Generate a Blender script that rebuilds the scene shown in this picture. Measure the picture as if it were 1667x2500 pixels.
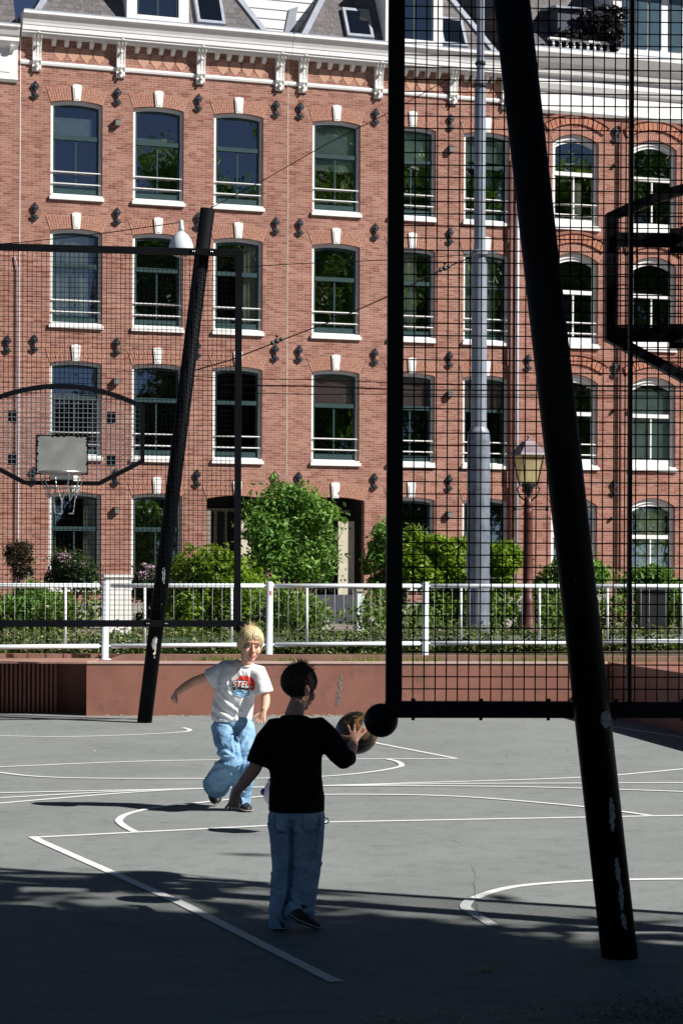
import bpy, math, random
import numpy as np
from mathutils import Vector, Matrix, Quaternion
from mathutils.bvhtree import BVHTree
R_ = math.radians
random.seed(7)
rng = np.random.default_rng(11)
for o in list(bpy.data.objects): bpy.data.objects.remove(o)
S = bpy.context.scene
COL = S.collection

# ------------------------------------------------------------------ camera
FPX, CX, HY, HC, ROLL = 5000.0, 833.5, 1380.0, 1.75, 0.0045
cam = bpy.data.cameras.new('camera'); camo = bpy.data.objects.new('camera', cam); COL.objects.link(camo)
cam.sensor_fit = 'VERTICAL'; cam.sensor_height = 36.0; cam.lens = FPX/2500*36.0
cam.shift_y = (HY-1250)/2500.0
cam.clip_start = 0.1; cam.clip_end = 600
camo.matrix_world = Matrix.Translation((0,0,HC)) @ Matrix.Rotation(R_(90),4,'X') @ Matrix.Rotation(ROLL,4,'Z')
S.camera = camo
# ------------------------------------------------------------------ light
SUN_EL, SUN_AZ = 38.0, 21.0          # azimuth: degrees from +X towards -Y
sv = Vector((math.cos(R_(SUN_EL))*math.cos(R_(SUN_AZ)), -math.cos(R_(SUN_EL))*math.sin(R_(SUN_AZ)), math.sin(R_(SUN_EL))))
sl = bpy.data.lights.new('sun','SUN'); sl.energy = 5.0; sl.angle = R_(0.5); sl.color = (1.0,0.955,0.88)
so = bpy.data.objects.new('sun', sl); COL.objects.link(so)
so.rotation_mode='QUATERNION'; so.rotation_quaternion = sv.to_track_quat('Z','Y'); so.location = (30,-10,30)
W = bpy.data.worlds.new('World'); S.world = W; W.use_nodes = True
nt = W.node_tree; nt.nodes.clear()
sky = nt.nodes.new('ShaderNodeTexSky'); sky.sky_type='NISHITA'; sky.sun_disc=False
sky.sun_elevation = R_(SUN_EL); sky.sun_rotation = R_(90+SUN_AZ)
sky.air_density = 0.24; sky.dust_density = 0.03; sky.ozone_density = 1.0
bg = nt.nodes.new('ShaderNodeBackground'); bg.inputs[1].default_value = 0.05
wo = nt.nodes.new('ShaderNodeOutputWorld')
nt.links.new(sky.outputs[0],bg.inputs[0]); nt.links.new(bg.outputs[0],wo.inputs[0])
S.view_settings.view_transform='Standard'; S.view_settings.look='None'
S.view_settings.gamma = 1.0; S.view_settings.exposure = 0.56
S.render.engine='CYCLES'

# ------------------------------------------------------------------ geometry helpers
def uv(px,py):
    a=px-CX; b=py-HY
    return a+ROLL*b, b-ROLL*a
def P(px,py,Y):
    u,v=uv(px,py); return Vector((u*Y/FPX, Y, HC-v*Y/FPX))
def G(px,py,z=0.0):
    u,v=uv(px,py); Y=FPX*(HC-z)/v; return Vector((u*Y/FPX, Y, z))
def V(*a): return Vector(a)

class MB:
    def __init__(s): s.v=[]; s.f=[]
    def box(s,x0,x1,y0,y1,z0,z1):
        n=len(s.v)
        s.v += [(x0,y0,z0),(x1,y0,z0),(x1,y1,z0),(x0,y1,z0),(x0,y0,z1),(x1,y0,z1),(x1,y1,z1),(x0,y1,z1)]
        s.f += [(n,n+3,n+2,n+1),(n+4,n+5,n+6,n+7),(n,n+1,n+5,n+4),(n+1,n+2,n+6,n+5),(n+2,n+3,n+7,n+6),(n+3,n,n+4,n+7)]
        return s
    def poly(s,pts):
        n=len(s.v); s.v += [tuple(p) for p in pts]; s.f.append(tuple(range(n,n+len(pts)))); return s
    def ring(s,rings,caps=True):
        n=len(s.v); m=len(rings[0])
        for r in rings: s.v += [tuple(p) for p in r]
        for i in range(len(rings)-1):
            for j in range(m):
                k=(j+1)%m
                s.f.append((n+i*m+j, n+i*m+k, n+(i+1)*m+k, n+(i+1)*m+j))
        if caps:
            s.f.append(tuple(n+j for j in reversed(range(m))))
            s.f.append(tuple(n+(len(rings)-1)*m+j for j in range(m)))
        return s
    def tube(s,pts,rad,n=10,sq=None,ref=(0,0,1)):
        """sweep of circle (or ellipse) sections through pts"""
        pts=[Vector(p) for p in pts]
        if not isinstance(rad,(list,tuple)): rad=[rad]*len(pts)
        rings=[]; ref=Vector(ref)
        for i,p in enumerate(pts):
            a=pts[max(i-1,0)]; b=pts[min(i+1,len(pts)-1)]
            t=(b-a).normalized()
            if i==0 or True:
                x=ref.cross(t)
                if x.length<1e-3: x=Vector((1,0,0)).cross(t) if abs(t.x)<.9 else Vector((0,1,0)).cross(t)
                x.normalize()
            y=t.cross(x).normalized()
            r=rad[i]; rx,ry=(r if isinstance(r,(list,tuple)) else (r,r))
            rings.append([p+x*(rx*math.cos(2*math.pi*j/n))+y*(ry*math.sin(2*math.pi*j/n)) for j in range(n)])
        return s.ring(rings)
    def lathe(s,prof,n=20,c=(0,0,0),rib=None):
        c=Vector(c)
        rings=[[c+Vector((r*math.cos(2*math.pi*j/n)*(rib(j) if rib else 1),r*math.sin(2*math.pi*j/n)*(rib(j) if rib else 1),z)) for j in range(n)] for r,z in prof]
        return s.ring(rings)
    def sphere(s,c,r,n=20,m=12,sc=(1,1,1),rot=None):
        c=Vector(c); rings=[]
        for i in range(1,m):
            a=math.pi*i/m-math.pi/2
            ring=[]
            for j in range(n):
                p=Vector((r*sc[0]*math.cos(a)*math.cos(2*math.pi*j/n), r*sc[1]*math.cos(a)*math.sin(2*math.pi*j/n), r*sc[2]*math.sin(a)))
                if rot: p=rot@p
                ring.append(c+p)
            rings.append(ring)
        k=len(s.v); s.ring(rings,False)
        t=Vector((0,0,r*sc[2]));
        if rot: t=rot@t
        b=len(s.v); s.v.append(tuple(c-t)); s.v.append(tuple(c+t))
        L=k+(m-2)*n
        for j in range(n):
            s.f.append((b,k+(j+1)%n,k+j)); s.f.append((b+1,L+j,L+(j+1)%n))
        return s
    def prismY(s,pts,y0,y1):
        """outline in (x,z), extruded from y0 (front) to y1"""
        n=len(pts); k=len(s.v)
        s.v += [(x,y0,z) for x,z in pts]+[(x,y1,z) for x,z in pts]
        s.f.append(tuple(range(k,k+n))); s.f.append(tuple(reversed(range(k+n,k+2*n))))
        for i in range(n):
            j=(i+1)%n; s.f.append((k+i,k+n+i,k+n+j,k+j))
        return s
    def prismX(s,pts,x0,x1):
        """profile in (y,z), extruded along x"""
        n=len(pts); k=len(s.v)
        s.v += [(x0,y,z) for y,z in pts]+[(x1,y,z) for y,z in pts]
        s.f.append(tuple(range(k,k+n))); s.f.append(tuple(reversed(range(k+n,k+2*n))))
        for i in range(n):
            j=(i+1)%n; s.f.append((k+i,k+n+i,k+n+j,k+j))
        return s
    def mesh(s,name,m,smooth=False,fix=True):
        me=bpy.data.meshes.new(name); me.from_pydata([tuple(p) for p in s.v],[],s.f)
        if fix:
            import bmesh
            b=bmesh.new(); b.from_mesh(me); bmesh.ops.recalc_face_normals(b,faces=b.faces); b.to_mesh(me); b.free()
        if m: me.materials.append(m)
        if smooth:
            me.polygons.foreach_set('use_smooth',[True]*len(me.polygons))
        me.update(); return me
def link(name,me,parent=None,loc=None):
    o=bpy.data.objects.new(name,me); COL.objects.link(o)
    if parent: o.parent=parent
    if loc is not None: o.location=loc
    return o
def part(name,mb,m,parent,loc=None,smooth=False,label=None):
    me = mb.mesh(name,m,smooth) if isinstance(mb,MB) else mb
    o=link(name,me,parent,loc)
    if label: o['label']=label
    return o
def tag(o,label,cat,group=None):
    o['label']=label; o['category']=cat
    if group: o['group']=group
    return o
def thing(name,label,cat,loc=(0,0,0),rz=0,group=None):
    o=bpy.data.objects.new(name,None); COL.objects.link(o); o.location=loc; o.rotation_euler=(0,0,rz)
    o.empty_display_size=.2
    return tag(o,label,cat,group)
def struct(name,mb,m,smooth=False,kind='structure'):
    o=link(name,mb.mesh(name,m,smooth)); o['kind']=kind; return o
def bevel(o,w=.004,seg=2):
    b=o.modifiers.new('b','BEVEL'); b.width=w; b.segments=seg; b.limit_method='ANGLE'; b.angle_limit=R_(40); return o
def kids(o): return [c for c in bpy.data.objects if c.parent is o]
def copy_tree(o,parent=None,loc=None):
    c=o.copy(); COL.objects.link(c)
    if parent is not None: c.parent=parent
    if loc is not None: c.location=loc
    for ch in kids(o): copy_tree(ch,c)
    return c

# ------------------------------------------------------------------ materials
def lin(r,g,b):
    f=lambda c:((c/255+.055)/1.055)**2.4 if c/255>.04045 else c/255/12.92
    return (f(r),f(g),f(b),1)
class NT:
    def __init__(s,name):
        s.m=bpy.data.materials.new(name); s.m.use_nodes=True; s.t=s.m.node_tree; s.t.nodes.clear()
        s.out=s.n('ShaderNodeOutputMaterial'); s.b=s.n('ShaderNodeBsdfPrincipled'); s.l(s.b.outputs[0],s.out.inputs[0])
    def n(s,ty,**k):
        x=s.t.nodes.new(ty)
        for a,b in k.items(): setattr(x,a,b)
        return x
    def l(s,a,b): s.t.links.new(a,b)
    def co(s,kind='Object',scale=None,rot=None):
        c=s.n('ShaderNodeTexCoord'); o=c.outputs[kind]
        if scale or rot:
            mp=s.n('ShaderNodeMapping'); s.l(o,mp.inputs[0])
            if scale: mp.inputs['Scale'].default_value=scale
            if rot: mp.inputs['Rotation'].default_value=rot
            o=mp.outputs[0]
        return o
    def noise(s,vec,scale,detail=4,rough=.55):
        x=s.n('ShaderNodeTexNoise'); s.l(vec,x.inputs['Vector']); x.inputs['Scale'].default_value=scale
        x.inputs['Detail'].default_value=detail; x.inputs['Roughness'].default_value=rough
        return x.outputs[0]
    def ramp(s,fac,stops,interp='LINEAR'):
        r=s.n('ShaderNodeValToRGB'); s.l(fac,r.inputs[0]); e=r.color_ramp.elements; r.color_ramp.interpolation=interp
        while len(e)<len(stops): e.new(.5)
        for i,(p,c) in enumerate(stops):
            e[i].position=p; e[i].color=c if len(c)==4 else (*c,1)
        return r.outputs[0]
    def mix(s,fac,a,b,mode='MIX'):
        x=s.n('ShaderNodeMix',data_type='RGBA',blend_type=mode)
        for i,v in ((0,fac),(6,a),(7,b)):
            if isinstance(v,(int,float)): x.inputs[i].default_value=v
            elif isinstance(v,tuple): x.inputs[i].default_value=v
            else: s.l(v,x.inputs[i])
        return x.outputs[2]
    def bump(s,h,strength=.3,dist=.01):
        x=s.n('ShaderNodeBump'); s.l(h,x.inputs['Height']); x.inputs['Strength'].default_value=strength; x.inputs['Distance'].default_value=dist
        s.l(x.outputs[0],s.b.inputs['Normal']); return x
    def set(s,**k):
        for a,v in k.items():
            i=s.b.inputs[a.replace('_',' ')]
            if isinstance(v,(int,float,tuple)): i.default_value=v
            else: s.l(v,i)
def M(name,col,rough=.6,metal=0,var=.12,scale=6,bump=.15,bscale=60,spec=.5,dirt=None):
    t=NT(name); c=t.co()
    n=t.noise(c,scale,5)
    a=tuple(x*(1-var) for x in col[:3])+(1,); b=tuple(min(1,x*(1+var)) for x in col[:3])+(1,)
    cc=t.ramp(n,[(.3,a),(.7,b)])
    if dirt:
        n2=t.noise(c,dirt[1],8,.7); cc=t.mix(t.ramp(n2,[(dirt[2],(0,0,0)),(dirt[2]+.06,(1,1,1))]),cc,dirt[0])
    t.set(Base_Color=cc,Roughness=rough,Metallic=metal)
    t.b.inputs['Specular IOR Level'].default_value=spec
    if bump: t.bump(t.noise(c,bscale,3),bump,.005)
    return t.m

# asphalt
def m_asphalt():
    t=NT('asphalt'); c=t.co()
    fine=t.noise(c,260,2,.7); mid=t.noise(c,38,6,.65); big=t.noise(c,.7,5,.6)
    base=t.ramp(fine,[(.30,(.15,.165,.165)),(.5,(.27,.29,.285)),(.72,(.41,.43,.42))])
    base=t.mix(t.ramp(mid,[(.35,(0,0,0)),(.7,(1,1,1))]),base,t.mix(1.0,base,(.84,.86,.87,1),'MULTIPLY'))
    base=t.mix(t.ramp(big,[(.38,(0,0,0)),(.66,(1,1,1))]),base,t.mix(1.0,base,(.84,.85,.86,1),'MULTIPLY'))
    g2=t.noise(c,95,3,.8); base=t.mix(t.ramp(g2,[(.42,(0,0,0)),(.60,(1,1,1))]),base,t.mix(1.0,base,(.72,.72,.72,1),'MULTIPLY'))
    g3=t.noise(c,6,7,.75); base=t.mix(t.ramp(g3,[(.50,(0,0,0)),(.62,(1,1,1))]),base,t.mix(1.0,base,(.84,.845,.85,1),'MULTIPLY'))
    # dirty streaks
    sc=t.noise(t.co('Object',scale=(.5,2.2,1)),2.4,8,.7)
    base=t.mix(t.ramp(sc,[(.58,(0,0,0)),(.70,(1,1,1))]),base,t.mix(1.0,base,(.74,.74,.74,1),'MULTIPLY'))
    vo=t.n('ShaderNodeTexVoronoi'); t.l(c,vo.inputs['Vector']); vo.inputs['Scale'].default_value=9
    sp=t.ramp(vo.outputs['Distance'],[(0,(1,1,1)),(.035,(1,1,1)),(.05,(0,0,0))])
    rnd=t.n('ShaderNodeSeparateColor'); t.l(vo.outputs['Color'],rnd.inputs[0])
    k=t.n('ShaderNodeMath',operation='MULTIPLY'); t.l(sp,k.inputs[0])
    k2=t.ramp(rnd.outputs[0],[(.80,(0,0,0)),(.82,(1,1,1))]); t.l(k2,k.inputs[1])
    base=t.mix(k.outputs[0],base,(.06,.06,.06,1))
    base=t.mix(1.0,base,(1.14,1.14,1.15,1),'MULTIPLY'); t.set(Base_Color=base,Roughness=.88); t.b.inputs['Specular IOR Level'].default_value=.25
    t.bump(fine,.5,.004); return t.m
def m_paintline():
    t=NT('court_paint'); c=t.co(); n=t.noise(c,55,6,.75); n2=t.noise(c,5,4,.6)
    w=t.ramp(n,[(.3,(.66,.68,.70)),(.6,(.84,.86,.87))])
    a=t.n('ShaderNodeMath',operation='ADD'); t.l(n,a.inputs[0]); t.l(n2,a.inputs[1])
    worn=t.ramp(a.outputs[0],[(.66,(1,1,1)),(.78,(0,0,0))])
    t.set(Base_Color=t.mix(worn,w,(.30,.31,.32,1)),Roughness=.8); t.bump(n,.3,.003); return t.m
def m_brick(name,c1,c2,mort,bw=.215,bh=.062,stain=(.75,.72,.7,1),off=0.5):
    t=NT(name); co=t.n('ShaderNodeTexCoord'); sp=t.n('ShaderNodeSeparateXYZ'); t.l(co.outputs['Object'],sp.inputs[0])
    ad=t.n('ShaderNodeMath',operation='ADD'); t.l(sp.outputs[0],ad.inputs[0]); t.l(sp.outputs[1],ad.inputs[1])
    cb=t.n('ShaderNodeCombineXYZ'); t.l(ad.outputs[0],cb.inputs[0]); t.l(sp.outputs[2],cb.inputs[1])
    # slightly warped so that no course is perfectly straight
    nz=t.n('ShaderNodeTexNoise'); t.l(cb.outputs[0],nz.inputs['Vector']); nz.inputs['Scale'].default_value=.9
    wv=t.mix(.012,cb.outputs[0],nz.outputs[1],'ADD')
    b=t.n('ShaderNodeTexBrick'); t.l(wv,b.inputs['Vector'])
    b.inputs['Scale'].default_value=1; b.inputs['Brick Width'].default_value=bw; b.inputs['Row Height'].default_value=bh
    b.inputs['Mortar Size'].default_value=.006; b.inputs['Mortar Smooth'].default_value=.3; b.offset=off; b.inputs['Bias'].default_value=-.1
    b.inputs['Color1'].default_value=c1; b.inputs['Color2'].default_value=c2; b.inputs['Mortar'].default_value=mort
    # individual bricks: cell noise
    wn=t.n('ShaderNodeTexWhiteNoise'); wn.noise_dimensions='2D'
    sn=t.n('ShaderNodeVectorMath',operation='SNAP'); t.l(wv,sn.inputs[0]); sn.inputs[1].default_value=(bw,bh,1)
    t.l(sn.outputs[0],wn.inputs['Vector'])
    col=t.mix(t.ramp(wn.outputs[0],[(.80,(0,0,0)),(.84,(1,1,1))]),b.outputs[0],t.mix(1.0,b.outputs[0],(.80,.72,.72,1),'MULTIPLY'))
    big=t.noise(co.outputs['Object'],.8,6,.65)
    col=t.mix(t.ramp(big,[(.35,(0,0,0)),(.72,(1,1,1))]),col,t.mix(1.0,col,stain,'MULTIPLY'))
    st=t.noise(t.co('Object',scale=(3,3,.25)),1.6,6,.7)
    col=t.mix(t.ramp(st,[(.55,(0,0,0)),(.75,(1,1,1))]),col,t.mix(1.0,col,(.86,.83,.82,1),'MULTIPLY'))
    t.set(Base_Color=col,Roughness=.85); t.b.inputs['Specular IOR Level'].default_value=.2
    fac=t.n('ShaderNodeMath',operation='SUBTRACT'); fac.inputs[0].default_value=1; t.l(b.outputs['Fac'],fac.inputs[1])
    t.bump(fac.outputs[0],.5,.008); return t.m
def m_slate():
    t=NT('slate'); co=t.n('ShaderNodeTexCoord'); sp=t.n('ShaderNodeSeparateXYZ'); t.l(co.outputs['Object'],sp.inputs[0])
    cb=t.n('ShaderNodeCombineXYZ'); t.l(sp.outputs[0],cb.inputs[0]); t.l(sp.outputs[2],cb.inputs[1])
    b=t.n('ShaderNodeTexBrick'); t.l(cb.outputs[0],b.inputs['Vector']); b.inputs['Scale'].default_value=1
    b.inputs['Brick Width'].default_value=.2; b.inputs['Row Height'].default_value=.16; b.inputs['Mortar Size'].default_value=.006
    b.inputs['Color1'].default_value=(.075,.07,.078,1); b.inputs['Color2'].default_value=(.13,.118,.125,1); b.inputs['Mortar'].default_value=(.04,.04,.045,1)
    n=t.noise(co.outputs['Object'],12,5); 
    t.set(Base_Color=t.mix(t.ramp(n,[(.5,(0,0,0)),(.75,(1,1,1))]),b.outputs[0],(.17,.155,.145,1)),Roughness=.7); t.bump(b.outputs['Fac'],.3,.01); return t.m
def m_glass(name,tint=(.84,.90,.90,1),refl=.28):
    t=NT(name); t.t.nodes.remove(t.b)
    g=t.n('ShaderNodeBsdfGlossy'); g.inputs['Roughness'].default_value=.015; g.inputs['Color'].default_value=(1,1,1,1)
    tr=t.n('ShaderNodeBsdfTransparent'); tr.inputs[0].default_value=tint
    lw=t.n('ShaderNodeFresnel'); lw.inputs[0].default_value=1.5
    m1=t.n('ShaderNodeMapRange'); t.l(lw.outputs[0],m1.inputs[0]); m1.inputs[1].default_value=.03; m1.inputs[2].default_value=.6; m1.inputs[3].default_value=refl; m1.inputs[4].default_value=.9
    bp=t.n('ShaderNodeBump'); t.l(t.noise(t.co(),1.3,2),bp.inputs['Height']); bp.inputs['Strength'].default_value=.06; bp.inputs['Distance'].default_value=.05
    t.l(bp.outputs[0],g.inputs['Normal'])
    mx=t.n('ShaderNodeMixShader'); t.l(m1.outputs[0],mx.inputs[0]); t.l(tr.outputs[0],mx.inputs[1]); t.l(g.outputs[0],mx.inputs[2]); t.l(mx.outputs[0],t.out.inputs[0])
    return t.m
def m_leaf(name,a,b,trans=.35,rough=.45):
    t=NT(name); g=t.n('ShaderNodeNewGeometry')
    c=t.ramp(g.outputs['Random Per Island'],[(0,a),(.55,tuple((x+y)/2 for x,y in zip(a,b))),(1,b)])
    t.set(Base_Color=c,Roughness=rough); t.b.inputs['Specular IOR Level'].default_value=.35
    tr=t.n('ShaderNodeBsdfTranslucent'); t.l(t.mix(1.0,c,(1,1,.45,1),'MULTIPLY'),tr.inputs[0])
    mx=t.n('ShaderNodeMixShader'); mx.inputs[0].default_value=trans; t.l(t.b.outputs[0],mx.inputs[1]); t.l(tr.outputs[0],mx.inputs[2]); t.l(mx.outputs[0],t.out.inputs[0])
    return t.m
def m_fabric(name,col,scale=900,wr=.5,col2=None,wscale=14):
    t=NT(name); c=t.co()
    n=t.noise(c,wscale,6,.6)
    base=t.ramp(n,[(.3,tuple(x*.82 for x in col[:3])+(1,)),(.7,col2 or tuple(min(1,x*1.12) for x in col[:3])+(1,))])
    t.set(Base_Color=base,Roughness=.9); t.b.inputs['Specular IOR Level'].default_value=.15
    h=t.n('ShaderNodeMath',operation='ADD'); t.l(t.noise(t.co('Object',scale=(1,1,.8)),9,3,.5),h.inputs[0]); t.l(t.noise(c,scale,1),h.inputs[1])
    t.bump(t.noise(t.co('Object',scale=(1,1,1.5)),13,3,.5),wr,.03); return t.m

MT=dict(
 asphalt=m_asphalt(), line=m_paintline(),
 brick=m_brick('brick',(.30,.130,.098,1),(.44,.228,.176,1),(.49,.39,.34,1)),
 brick2=m_brick('brick_orange',(.31,.128,.095,1),(.44,.218,.168,1),(.48,.38,.33,1)),
 arch=M('arch_brick',(.42,.205,.15),.85,var=.25,scale=18,bump=.3), mortar=M('mortar',(.44,.33,.27),.9),
 tan=M('tan_brick',(.50,.285,.20),.85,var=.2,scale=30), 
 white=M('white_paint',(.80,.80,.80),.45,var=.05,scale=4,bump=.08), white2=M('old_white_paint',(.76,.76,.74),.5,var=.08,scale=9,dirt=((.30,.28,.25,1),14,.70)),
 cream=M('cream_paint',(.55,.51,.40),.5), greyp=M('lead_grey',(.42,.46,.55),.5,var=.12),
 green=M('green_paint',(.020,.050,.058),.35,var=.1,bump=.05), green2=M('green_paint_light',(.030,.062,.066),.35,var=.1,bump=.05),
 slate=m_slate(), lead=M('lead',(.30,.33,.40),.5,var=.15), darkroof=M('dark_roof',(.03,.04,.07),.6),
 iron=M('black_iron',(.012,.016,.026),.5,var=.3,bump=.3), pipe_red=M('rusty_pipe',(.10,.035,.03),.6,var=.3), pipe_blue=M('zinc_pipe',(.42,.50,.60),.45,var=.1),
 glass=m_glass('window_glass'), glass_dark=m_glass('door_glass',(.3,.33,.33,1),.2),
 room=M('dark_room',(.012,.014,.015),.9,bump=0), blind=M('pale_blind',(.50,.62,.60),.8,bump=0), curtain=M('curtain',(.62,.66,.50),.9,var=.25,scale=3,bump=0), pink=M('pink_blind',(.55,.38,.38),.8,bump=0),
 stone=M('stone_steps',(.05,.055,.07),.7), plinth=M('plinth',(.35,.33,.30),.8,var=.2,dirt=((.15,.14,.12,1),8,.6)),
 rust=M('rust_painted_wall',(.275,.118,.088),.7,var=.14,scale=3,bump=.1,dirt=((.20,.10,.075,1),5,.56)), rustcap=M('rust_cap',(.34,.19,.15),.7,var=.2,scale=5),
 navy=M('black_gloss_paint',(.0025,.003,.005),.5,var=.3,bump=.06,bscale=25,spec=.12), wire=M('black_wire',(.0022,.0026,.004),.6,bump=0,spec=.06), galv=M('galvanised_wire',(.34,.36,.40),.35,metal=.6,bump=0),
 farblack=M('worn_black_paint',(.0028,.0036,.006),.6,var=.3,bump=.1,bscale=25,spec=.1,dirt=((.34,.34,.34,1),14,.74)),
 plate=M('bare_steel_plate',(.30,.31,.30),.42,metal=.35,var=.25,scale=4), bare=M('bare_patch',(.27,.29,.31),.6,var=.3,scale=40), bare2=M('pale_undercoat',(.66,.62,.52),.6,var=.25,scale=25),
 fence=M('fence_paint',(.66,.73,.80),.38,var=.06,bump=.05,dirt=((.35,.35,.33,1),20,.72)),
 mast=M('grey_mast',(.27,.31,.38),.4,var=.12,metal=.2), mast_d=M('mast_base',(.17,.20,.25),.45,var=.35,scale=5,metal=.2),
 lampred=M('lantern_post_paint',(.10,.03,.022),.45,var=.3), lampdark=M('lantern_dark',(.02,.02,.025),.45), hat=M('lantern_roof',(.20,.155,.19),.5,var=.2),
 bell=M('bell_lamp',(.62,.68,.74),.35,var=.05), chrome=M('chain_steel',(.45,.46,.48),.35,metal=.8),
 bark=M('bark',(.09,.07,.05),.9,var=.3,bump=.6), soil=M('soil',(.09,.065,.045),.95,var=.4,scale=12,bump=.5), pave=M('paving',(.20,.18,.165),.9,var=.25,scale=8),
 bin=M('bin_plastic',(.02,.024,.03),.5), 
)
# ================================================================== GROUND
def sheet(name,pts,z,m,kind='structure'):
    mb=MB(); mb.poly([(x,y,z) for x,y in pts]); return struct(name,mb,m,kind=kind)
def grid_sheet(name,x0,x1,y0,y1,zf,m,nx=20,ny=20):
    mb=MB()
    for j in range(ny+1):
        for i in range(nx+1):
            x=x0+(x1-x0)*i/nx; y=y0+(y1-y0)*j/ny; mb.v.append((x,y,zf(x,y)))
    for j in range(ny):
        for i in range(nx):
            a=j*(nx+1)+i; mb.f.append((a,a+1,a+nx+2,a+nx+1))
    return struct(name,mb,m,True)
sheet('court_ground',[(-40,-40),(60,-40),(60,24.6),(-40,24.6)],0,MT['asphalt'])
# raised verge behind the low wall, then the street in front of the houses
struct('verge',MB().prismX([(24.25,-.2),(24.25,.595),(29.0,.595),(31.5,.22),(31.5,-.2)],-60,80),MT['soil'])
struct('street',MB().poly([(-200,31.4,.20),(300,31.4,.20),(300,400,.20),(-200,400,.20)]),MT['pave'])
struct('terrain',MB().poly([(-600,-600,-.12),(900,-600,-.12),(900,900,-.12),(-600,900,-.12)]),MT['pave'])

def catmull(pts,n=8):
    if len(pts)<3: return pts
    out=[]; q=[pts[0]]+pts+[pts[-1]]
    for i in range(1,len(q)-2):
        for k in range(n):
            t=k/n; a,b,c,d=q[i-1],q[i],q[i+1],q[i+2]
            out.append(.5*((2*b)+(-a+c)*t+(2*a-5*b+4*c-d)*t*t+(-a+3*b-3*c+d)*t**3))
    out.append(pts[-1]); return out
def court_line(px,w=.05,z=.004,m=None,smooth=True,name='court_line',jit=0):
    pts=[G(*p) for p in px]
    if smooth: pts=catmull(pts)
    mb=MB(); L=[];Rr=[]
    for i,p in enumerate(pts):
        a=pts[max(i-1,0)]; b=pts[min(i+1,len(pts)-1)]; t=(b-a); t.z=0; t.normalize(); nn=V(-t.y,t.x,0)
        ww=w/2*(1+(random.uniform(-jit,jit)))
        L.append((p.x+nn.x*ww,p.y+nn.y*ww,z)); Rr.append((p.x-nn.x*ww,p.y-nn.y*ww,z))
    for i in range(len(pts)-1): mb.poly([Rr[i],Rr[i+1],L[i+1],L[i]])
    return struct(name,mb,m or MT['line'])
court_line([(74,2046),(654,2016.5),(800,2008),(1591,1993),(1800,1990)],.052,.004,smooth=False)
court_line([(80,2044),(101,2055),(446,2208),(798,2388),(822,2399)],.062,.0048,smooth=False,jit=.08)
court_line([(332,2033),(310,2022),(296,2012),(291,2004),(303,1992.6),(335,1982),(388,1972),(500,1959.6),(644,1945.8),(800,1941),(930,1941),(1049,1943),(1187,1950),(1425,1971),(1591,1993)],.052,.0056)
court_line([(-60,1968),(0,1962),(370,1932),(654,1922.5),(850,1917),(1076,1910),(1425,1898),(1667,1878),(1800,1866)],.05,.004)
court_line([(-60,1952),(0,1949),(340,1931),(654,1922),(1076,1914.5),(1425,1913),(1667,1911.8),(1800,1911)],.05,.0048)
court_line([(-60,1938),(0,1937),(505,1926),(800,1919.5),(1187,1921),(1425,1926),(1667,1934),(1800,1940)],.05,.0056)
court_line([(-60,1876),(0,1873),(319,1860),(532,1856),(800,1854),(1115,1853)],.05,.004)
court_line([(900,1810),(924,1816),(1115,1853)],.05,.0048,smooth=False)
court_line([(-60,1880),(0,1887),(80,1896),(213,1901),(479,1902),(644,1901),(800,1896),(911,1885),(971,1874),(980,1867.5),(966,1859),(941,1853.7)],.05,.0056)
court_line([(-60,1796),(0,1797),(160,1799),(319,1794.7),(441,1788),(464,1782.5),(447,1777)],.05,.004)
court_line([(1440,1766),(1502,1775.8),(1667,1801),(1720,1809)],.05,.004,smooth=False)
court_line([(1206,2262),(1154,2229.7),(1136,2216),(1143,2202),(1165,2191),(1220,2172.8),(1298,2160.6),(1452,2150.6),(1667,2147),(1800,2149)],.058,.004,jit=.04)
dk=M('crack_tar',(.20,.21,.21),.9,bump=0)
def crack(px,w=.008):
    q=[]
    for i in range(len(px)-1):
        for k in range(7):
            t=k/7; q.append((px[i][0]+(px[i+1][0]-px[i][0])*t+random.uniform(-3,3),px[i][1]+(px[i+1][1]-px[i][1])*t+random.uniform(-2.5,2.5)))
    court_line(q,w,.0068,dk,False,'asphalt_crack',.6)
crack([(1150,2110),(1160,2130),(1163,2195),(1172,2250),(1186,2330),(1200,2372)],.0024)
crack([(980,2025),(1050,2040),(1108,2052),(1128,2062),(1200,2072)],.0025)
crack([(520,1795),(420,1835),(350,1850)],.003)

# low rust coloured wall round the court, recess with ribs at the left, return at the right
wl=thing('retaining_wall','long low rust brown wall edging the far side of the court','wall',(0,23.9,0))
def wally(x): return 23.62+(x+2.93)*.088
A=[(-2.93,0),(3.14,0)]
mb=MB()
x0,x1=-2.93,3.14
y0,y1=wally(x0)-23.9,wally(x1)-23.9
mb.ring([[(x0,y0,-.1),(x0,y0,.60),(x0,.75,.60),(x0,.75,-.1)],[(x1,y1,-.1),(x1,y1,.60),(x1,.75,.60),(x1,.75,-.1)]])
part('wall_body',mb,MT['rust'],wl)
mb=MB(); mb.ring([[(x0,y0-.012,.601),(x0,y0-.012,.622),(x0,y0+.16,.622),(x0,y0+.16,.601)],[(x1,y1-.012,.601),(x1,y1-.012,.622),(x1,y1+.16,.622),(x1,y1+.16,.601)]])
part('coping',mb,M('pale_coping',(.55,.40,.36),.6,var=.1),wl)
mb=MB(); mb.box(-14,-2.931,y0+.62,1.0,-.1,.598); part('recessed_wall',mb,MT['rust'],wl)
part('coping',MB().box(-14,-2.90,y0-.009,.70,.6005,.619),MT['rustcap'],wl)
mb=MB()
for i in range(30): 
    x=-3.35-i*.052-.0
    mb.box(x-.014,x+.014,y0+.45,y0+.50,-.05,.597)
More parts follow.
